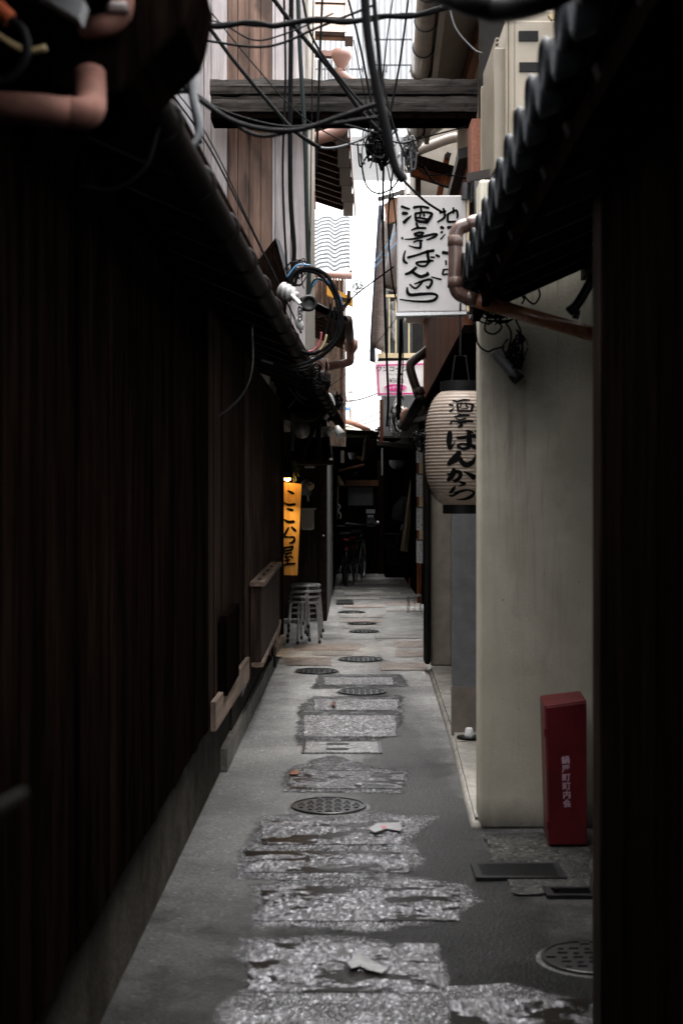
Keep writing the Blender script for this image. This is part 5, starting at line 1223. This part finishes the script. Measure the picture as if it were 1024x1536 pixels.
# ================================================================== WIRES
def cable(name, seq, r, label, mat='cable', Y=None, cat='cable', group='overhead cables', k=8):
    pts = catmull(px(seq, Y), k); o = MB().tube(pts, r, 8).build(name, mat, None, True); return tag(o, label, cat, group)
cable('hanging_cable', [(437, -30), (436, 100), (435, 200), (436, 300), (441, 380), (434, 430)], .0135, 'left one of the two thick black cables hanging down the boarded house', Y=8.2)
cable('hanging_cable', [(446, -30), (450, 80), (457, 200), (460, 320), (463, 400), (462, 450)], .0125, 'dark green thick cable hanging right of the black one', 'green_cable', Y=8.3)
cable('thin_cable', [(484, -20), (480, 80), (477, 170), (474, 260)], .007, 'thin vertical wire in front of the rafter eave', Y=8.6)
cable('diagonal_cable', [(404, -10), (440, 38), (500, 110), (540, 165), (572, 200)], .012, 'black cable running diagonally across the crossbeam to the tangle', Y=7.5)
cable('diagonal_cable', [(313, 40), (350, 90), (400, 150), (440, 195), (480, 222)], .009, 'thinner cable sloping down in front of the brown boards', Y=6.5)
tw = []
for k in range(29): x = 300 + k * 14; tw.append((x, 34 + 3 * math.sin(k * .9) - (0 if x < 560 else (x - 560) * .1) + (3 if x < 420 else (420 - x) * .035), 5.0))
cable('twisted_cable', tw, .010, 'twisted black cable strung straight across near the top', k=3)
cable('twisted_cable', [(x, y + 3 * math.sin(x * .07), Y) for x, y, Y in tw[::2]], .008, 'second strand wound round the top twisted cable', k=5)
cable('near_cable', [(545, -30), (552, 60), (566, 140), (580, 200), (592, 250), (606, 272)], .012, 'thick blurred dark cable dropping from the top middle', 'cable', Y=3.6)
cable('near_cable', [(558, -30), (566, 60), (572, 130), (574, 190)], .007, 'thinner cable beside the thick blurred one', Y=4)
cable('slack_cable', [(232, 92), (300, 150), (360, 186), (440, 196), (520, 172), (566, 158), (584, 176)], .008, 'thick slack cable bundle sagging from the left to the middle', 'cable', Y=4.2)
cable('slack_cable', [(225, 170), (250, 145), (290, 140), (340, 178), (390, 204), (460, 192), (566, 176)], .006, 'thinner slack cable under the thick bundle', Y=4.3)
cable('grey_loop', [(300, 36), (289, 80), (290, 140), (300, 190), (290, 218), (262, 230)], .010, 'grey blurred cable loop in front of the ribbed siding', 'grey_cable', Y=3.6)
cable('black_loop', [(272, 40), (280, 100), (288, 150), (300, 215)], .007, 'thin black wire beside the grey loop', Y=3.6)
cable('black_loop', [(236, 180), (238, 205), (256, 212), (290, 226)], .007, 'short black wire bent under the grey loop', Y=3.4)
cable('low_loop', [(120, 280), (170, 285), (215, 255), (235, 200), (245, 160)], .005, 'dim grey wire drooping across the black eave', 'cable', Y=3.0)
cable('curved_conduit', [(378, 488), (378, 552), (361, 595), (322, 627), (297, 638)], .006, 'curved grey conduit standing out from the dark wall under the eave', 'dark_steel', Y=7.0, cat='conduit')
for k, (pts, r, m, lab) in enumerate((
        ([(436, 440), (440, 412), (462, 402), (488, 412), (505, 440), (512, 470), (508, 505), (480, 535), (440, 550), (410, 545)], .018, 'cable', 'outermost black coil of the cable ring by the insulator'),
        ([(440, 436), (450, 408), (478, 412), (500, 440), (508, 475), (500, 510), (470, 530), (435, 520)], .013, 'cable', 'second black coil inside the outermost cable ring'),
        ([(468, 430), (480, 418), (500, 430), (512, 456), (508, 490)], .009, 'blue_cable', 'blue cable showing in the coil ring'),
        ([(430, 416), (446, 398), (466, 398)], .007, 'blue_cable', 'short blue cable at the top of the coil'),
        ([(462, 445), (472, 420), (490, 424), (505, 450), (512, 480)], .011, 'green_cable', 'green tinged cable inside the coil ring'),
        ([(482, 498), (480, 512), (472, 524), (462, 528)], .008, 'red_cable', 'pinkish red cable below the coil'),
        ([(490, 502), (486, 515), (478, 528)], .008, 'tan_cable', 'tan cable below the coil beside the red one'),
        ([(392, 540), (420, 548), (450, 550), (480, 538)], .010, 'grey_cable', 'grey cable swung under the gutter towards the coil'),
        ([(395, 532), (420, 552), (455, 556), (475, 545)], .009, 'cable', 'lowest black cable under the gutter by the coil'),
        ([(446, 500), (452, 520), (462, 532), (478, 530)], .009, 'cable', 'black cable looping below the insulator chain'),
        ([(496, 455), (494, 480), (488, 505), (500, 520)], .009, 'cable', 'bundle strand falling in front of the slatted soffit'),
        ([(502, 460), (500, 485), (496, 510)], .012, 'cable', 'thick short strand in front of the slatted soffit'))):
    cable('coiled_cable', pts, r * .68, lab, m, Y=7.9 if k < 8 else 8.0, group='cables coiled by the insulator')
t = thing('insulator', 'white ribbed porcelain insulator tied to the gutter cables', 'insulator', P(436, 440, 7.2))
MB().lathe([(r_ * .7, h_ * .7) for r_, h_ in [(.02, -.09), (.055, -.075), (.06, -.06), (.03, -.05), (.058, -.035), (.062, -.02), (.03, -.01), (.055, .005), (.06, .02), (.028, .03), (.04, .06), (.02, .07)]], P(434, 440, 7.2), (.8, -.35, -.45), 20).build('body', 'porcelain', t, True)
MB().tube([P(438, 443, 7.16), P(450, 456, 7.12)], .010, 8).build('pin', 'steel', t)
MB().lathe([(r_ * .7, h_ * .7) for r_, h_ in [(.012, -.05), (.03, -.03), (.03, .02), (.012, .05)]], P(449, 486, 7.2), (.3, 0, -1), 12).build('lower_insulator', 'porcelain', t, True)
chm = MB()
for k in range(4): chm.tube([P(450 + 2.3 * math.cos(a_), 463 + k * 5 + 3.2 * math.sin(a_), 7.16 + .01 * (k % 2)) for a_ in [i_ * math.pi / 5 for i_ in range(10)]], .005, 5, closed=True)
chm.build('chain', 'dark_steel', t)
t = thing('cable_clamp', 'black round cable drum clamp at the eave under the coil', 'clamp', P(460, 456, 7.5))
MB().lathe([(r_ * .7, h_ * .7) for r_, h_ in [(.03, -.03), (.062, -.025), (.062, .025), (.045, .03), (.04, .015), (.015, .015)]], P(463, 455, 7.5), (.1, -1, 0), 20).build('drum', 'black_plastic', t, True)
MB().box(P(450, 0, 7.55).x, P(460, 0, 7.55).x, 7.52, 7.6, P(0, 466, 7.55).z, P(0, 446, 7.55).z).build('bracket', 'black_plastic', t, bevel=.01)
t = thing('white_hose', 'white bent conduit looping over the end of the left gutter', 'conduit', P(495, 605, 14.5))
MB().tube(catmull(px([(488, 590), (495, 594), (499, 604), (498, 614), (490, 624), (486, 628)], 14.3), 6), .022, 10).build('hose', 'white_plastic', t, True)
for k, (pts, lab) in enumerate((([(424, 560), (440, 575), (448, 592), (462, 600)], 'grey wire sagging inside the dark eave, highest of three'), ([(420, 565), (436, 585), (446, 598), (455, 606)], 'grey wire sagging inside the dark eave, middle of three'), ([(432, 612), (442, 600), (446, 596)], 'short pale wire at the bottom of the dark eave'))):
    cable('eave_wire', pts, .008, lab, 'grey_cable', Y=12.5)
cable('vent_pipe', [(440, 620), (440, 650), (438, 676)], .016, 'thin grey pipe down the end of the plank wall', 'grey_cable', Y=13.3, cat='pipe', group='pipes')

# tangles
def tangle(name, label, cx_, cy_, rx, ry, Y, n, seed, mats=(('cable', .7), ('grey_cable', .3)), r=(.004, .009), dY=.25):
    q = random.Random(seed); t = thing(name, label, 'cable tangle', P(cx_, cy_, Y))
    for mat, share in mats:
        mb = MB()
        for k in range(int(n * share)):
            a0 = q.uniform(0, 6.28); ex_, ey_ = q.uniform(.25, 1), q.uniform(.25, 1); ox, oy = q.gauss(0, .35), q.gauss(0, .35); pts = []
            yy = Y + q.uniform(-dY, dY)
            for j in range(7):
                a = a0 + j * q.uniform(.5, 1.1); pts.append(P(cx_ + rx * (ox + ex_ * math.cos(a)) * .8, cy_ + ry * (oy + ey_ * math.sin(a)) * .8, yy + q.uniform(-.05, .05)))
            mb.tube(catmull(pts, 5), q.uniform(*r), 5)
        mb.build('loops', mat, t, True)
    return t
tangle('wire_tangle', 'big tangle of black wires and clips hanging below the crossbeam', 570, 215, 24, 42, 9.8, 46, 3)
tangle('wire_tangle', 'silvery knotted ends of wire left of the brush sign', 612, 232, 12, 34, 9.6, 26, 5, (('grey_cable', .6), ('steel', .4)))
tangle('wire_tangle', 'knot of pale wires below the pink and white bar sign', 596, 625, 12, 26, 18.3, 34, 8, (('grey_cable', .5), ('white_plastic', .25), ('cable', .4)), (.005, .012))
tangle('wire_tangle', 'bundle of wires on the far left wall by the gutter end', 505, 602, 10, 16, 17, 22, 9, (('cable', .6), ('grey_cable', .4)))
tangle('wire_tangle', 'faint far wires by the tiled roof corner', 536, 428, 10, 14, 21, 12, 12, (('grey_cable', 1.0),), (.004, .007))
tangle('wire_tangle', 'dark wires spilling at the top of the orange signboard', 432, 700, 10, 12, 13.8, 16, 15, (('cable', 1.0),))
tangle('wire_tangle', 'dark wires and clips by the left edge of the paper lantern', 628, 660, 12, 16, 15.5, 20, 17, (('cable', .8), ('grey_cable', .2)))
cable('loop_wire', [(540, 230), (548, 275), (566, 290), (590, 280), (606, 250)], .006, 'big thin loop of wire hanging against the white sky', Y=9.8)
cable('loop_wire', [(536, 215), (540, 250), (550, 235), (566, 225), (552, 205), (540, 212)], .006, 'smaller twisted loop of wire against the white sky', Y=9.8)
cable('drop_wire', [(575, 240), (574, 330), (576, 420), (579, 520), (582, 600), (580, 640)], .010, 'long black wire dropping in front of the reed blind', Y=12)
cable('drop_wire', [(590, 245), (582, 330), (588, 420), (600, 470)], .007, 'thin slanting wire left of the brush sign', Y=12)
cable('drop_wire', [(601, 478), (600, 530), (598, 570), (597, 630)], .018, 'thick black bundle hanging across the bar sign', Y=14)
cable('drop_wire', [(605, 600), (600, 590), (596, 575), (602, 560)], .006, 'short wire crossing the pink oval of the bar sign', Y=14)
cable('grey_wire', [(440, 196), (470, 218), (500, 222), (540, 210), (560, 195)], .008, 'pale grey wire curving from the pink drainpipe to the tangle', 'grey_cable', Y=9)
cable('sign_wire', [(606, 272), (622, 288), (640, 304), (662, 318)], .007, 'thin wire slanting across the top of the brush sign', Y=7.7)
cable('corner_wire', [(670, -10), (682, 40), (708, 72), (722, 80)], .006, 'thin pale wire under the grey soffit', 'grey_cable', Y=8.8)
for k, (p0, p1, lab, m, r) in enumerate((((540, 420), (600, 340), 'upper pale blue line slanting to the tiled roof', 'blue_cable', .006), ((540, 424), (604, 352), 'lower pale blue line slanting to the tiled roof', 'blue_cable', .006))):
    cable('sky_wire', [p0, ((p0[0] + p1[0]) / 2, (p0[1] + p1[1]) / 2 + 2), p1], r, lab, m, Y=20)
for k, (seq, lab, r) in enumerate((([(500, 600), (530, 601), (566, 590), (600, 572)], 'dark far wire rising to the bar sign', .014), ([(505, 588), (530, 588), (580, 583)], 'upper faint far wire behind the pole', .009), ([(520, 636), (550, 628), (590, 606)], 'lower far wire behind the right roof', .009), ([(520, 640), (552, 634), (585, 620)], 'lowest far wire touching the roof line', .009))):
    cable('sky_wire', seq, r, lab, Y=30)
q = random.Random(41)
tangle('wire_tangle', 'dark coils of cable under the tiled eave beside the bent brown pipe', 742, 462, 32, 26, 6.45, 16, 31, (('cable', 1.0),), (.003, .006), .05)
tangle('wire_tangle', 'sooty bunch of wires hanging at the top of the white pier', 772, 530, 16, 36, 6.5, 12, 33, (('cable', 1.0),), (.003, .005), .03)
tangle('wire_tangle', 'bunch of wires tied along the lower left gutter', 470, 560, 26, 24, 9.6, 16, 35, (('cable', .8), ('grey_cable', .2)), (.003, .007), .15)
tangle('wire_tangle', 'loose wires about the black cable verticals above the coil', 448, 412, 22, 24, 8.0, 10, 37, (('cable', 1.0),), (.003, .005), .05)
for k, (seq, Y, lab) in enumerate((([(286, 30), (330, 34), (380, 60), (430, 50), (500, 20)], 5.5, 'thin wire looping under the top twisted cable'), ([(300, 150), (360, 175), (430, 190), (500, 185), (566, 200)], 6.0, 'thin wire sagging just below the crossbeam'),
        ([(452, -10), (470, 60), (520, 130), (566, 180)], 7.0, 'thin wire from the top to the tangle, left of the thick one'), ([(240, 110), (290, 170), (330, 240), (372, 330), (420, 430)], 7.2, 'thin wire running down along the left gutter'),
        ([(250, 130), (310, 215), (360, 310), (415, 420), (452, 500)], 7.4, 'second thin wire running down along the left gutter'), ([(380, 420), (410, 470), (440, 540), (478, 575)], 9.4, 'wire stapled along the lower gutter'),
        ([(590, -10), (580, 60), (572, 140), (566, 200)], 6.5, 'thin wire right of the thick blurred cable'), ([(622, 250), (640, 262), (668, 262), (700, 268)], 9.4, 'thin wire from the silvery knot to the shelf'),
        ([(520, -10), (540, 70), (556, 150), (570, 210)], 8.0, 'thin wire against the ribbed building'), ([(318, 20), (380, 96), (450, 172), (520, 214), (560, 216)], 7.6, 'thin wire from the top left down to the tangle'), ([(300, 60), (400, 70), (480, 40), (560, 8)], 5.2, 'slack thin wire below the twisted pair'),
        ([(426, -10), (428, 120), (424, 260), (430, 400), (436, 430)], 8.1, 'thin vertical wire left of the thick black one'), ([(470, -10), (468, 140), (466, 290), (464, 430)], 8.4, 'thin vertical wire right of the green one'),
        ([(560, 30), (572, 110), (590, 190), (610, 240)], 7.0, 'thin wire falling to the silvery knot'), ([(612, 0), (600, 90), (585, 170), (574, 220)], 8.6, 'thin wire along the long gutter'), ([(530, 60), (548, 150), (562, 230), (572, 330)], 9.0, 'thin wire crossing the white gap'),
        ([(574, 220), (590, 300), (598, 400), (604, 520), (600, 620)], 11.0, 'long thin wire left of the brush sign edge'), ([(462, 480), (500, 470), (536, 440), (590, 400)], 12.0, 'thin wire rising across the gap from the coil'), ([(480, 590), (520, 560), (560, 520), (600, 470)], 14.5, 'thin wire rising across the gap from the lower gutter'),
        ([(566, 200), (600, 215), (640, 205), (700, 190)], 9.2, 'thin wire from the tangle to the soffit'))):
    cable('thin_wire', seq, .0035 + .0015 * (k % 3), lab, Y=Y, group='thin overhead wires')
tag(MB().tube(catmull([P(640, -24, 2.2), P(700, 0, 2.1), P(745, 12, 2.1), P(800, 2, 2.0), P(850, -20, 2.0)], 6), .022, 10).build('near_hose', 'black_plastic', None, True), 'thick black hose sagging at the top edge of the view', 'hose')

# ================================================================== NEAR PASSAGE (over the camera)
t = thing('covered_passage', 'black boarded passage roof and lintel at the near end of the alley', 'passage', (0, -1, 0))
MB().box(-1.6, 1.6, -5.2, 1.55, 2.44, 2.5).build('ceiling', 'black_wood', t)
MB().box(-1.6, 1.6, -5.4, -5.2, 0, 2.5).build('back_wall', 'black_wood', t)  # unseen wall, added to shut out light from behind the camera
MB().box(-1.4, 1.5, 1.551, 1.7, 2.40, 2.52).build('lintel', 'black_wood', t)
# dark junk under the near left eave
t = thing('eave_bracket', 'black timber bracket and sack-like bundle under the near left eave', 'bracket', P(200, 60, 2.5))
bl_ = MB(); V = []
out = [(-40, -60), (300, -60), (288, 5), (278, 38), (254, 62), (230, 84), (214, 104), (200, 124), (180, 140), (120, 150), (60, 120), (20, 90), (-40, 80)]
MB().prism([P(a, b, 2.64) for a, b in out], (0, .3, 0)).build('board', 'black_wood', t, bevel=.01)
t = thing('pink_pipe', 'blurred pinkish drainpipe with an elbow close to the camera on the left', 'pipe', P(60, 165, 2.5))
MB().tube([P(-60, 158, 2.45), P(60, 164, 2.47), P(110, 170, 2.5)], .027, 14).build('pipe', 'near_pvc', t, True)
MB().tube(catmull([P(100, 169, 2.5), P(122, 171, 2.5), P(134, 164, 2.52), P(136, 140, 2.58), P(135, 110, 2.6)], 6), .029, 14).build('elbow', 'near_pvc', t, True)
t = thing('pale_elbow', 'blurred pale pipe bend at the top left corner', 'pipe', P(160, 20, 2.5))
MB().tube(catmull([P(130, 42, 2.62), P(150, 40, 2.6), P(170, 32, 2.6), P(182, 16, 2.6), P(184, -10, 2.6)], 6), .022, 12).build('bend', 'near_pvc', t, True)
MB().box(P(162, 0, 2.6).x, P(196, 0, 2.6).x, 2.57, 2.63, P(0, 28, 2.6).z, P(0, 8, 2.6).z).build('joint', 'brown_pvc', t, bevel=.008)
tag(MB().slab(P(52, -12, 2.4), P(118, 28, 2.4), P(126, 0, 2.4), P(70, -30, 2.4), (0, .05, 0)).build('pale_board', 'grey_wall'), 'blurred pale board end at the top left corner', 'board')
tag(MB().tube([P(-14, 0, 2.3), P(16, 30, 2.3)], .013, 10).build('orange_tape', 'orange'), 'orange wrapped cable end in the top left corner', 'cable')
cable('corner_wire', [(16, 30), (34, 46), (40, 80), (20, 115), (-10, 128)], .008, 'dark wire leading from the orange wrapped end', 'cable', Y=2.3)
cable('corner_wire', [(-20, 40), (10, 62), (40, 76), (70, 72)], .006, 'yellowish thin wire in the top left corner', 'tan_cable', Y=2.4)
tag(MB().tube([P(-20, 1222, 1.1), P(34, 1192, 1.25)], .006, 10).build('hand_rail', 'gutter'), 'blurred grey bar end low on the left edge', 'rail')
tag(MB().tube([(P(925, 0, 3.4).x - .0, 3.3, .0), (P(908, 0, 3.4).x - .0, 3.42, .25)], .012, 10).build('pipe_end', 'steel'), 'slim grey pipe leaning at the foot of the black right wall', 'pipe')
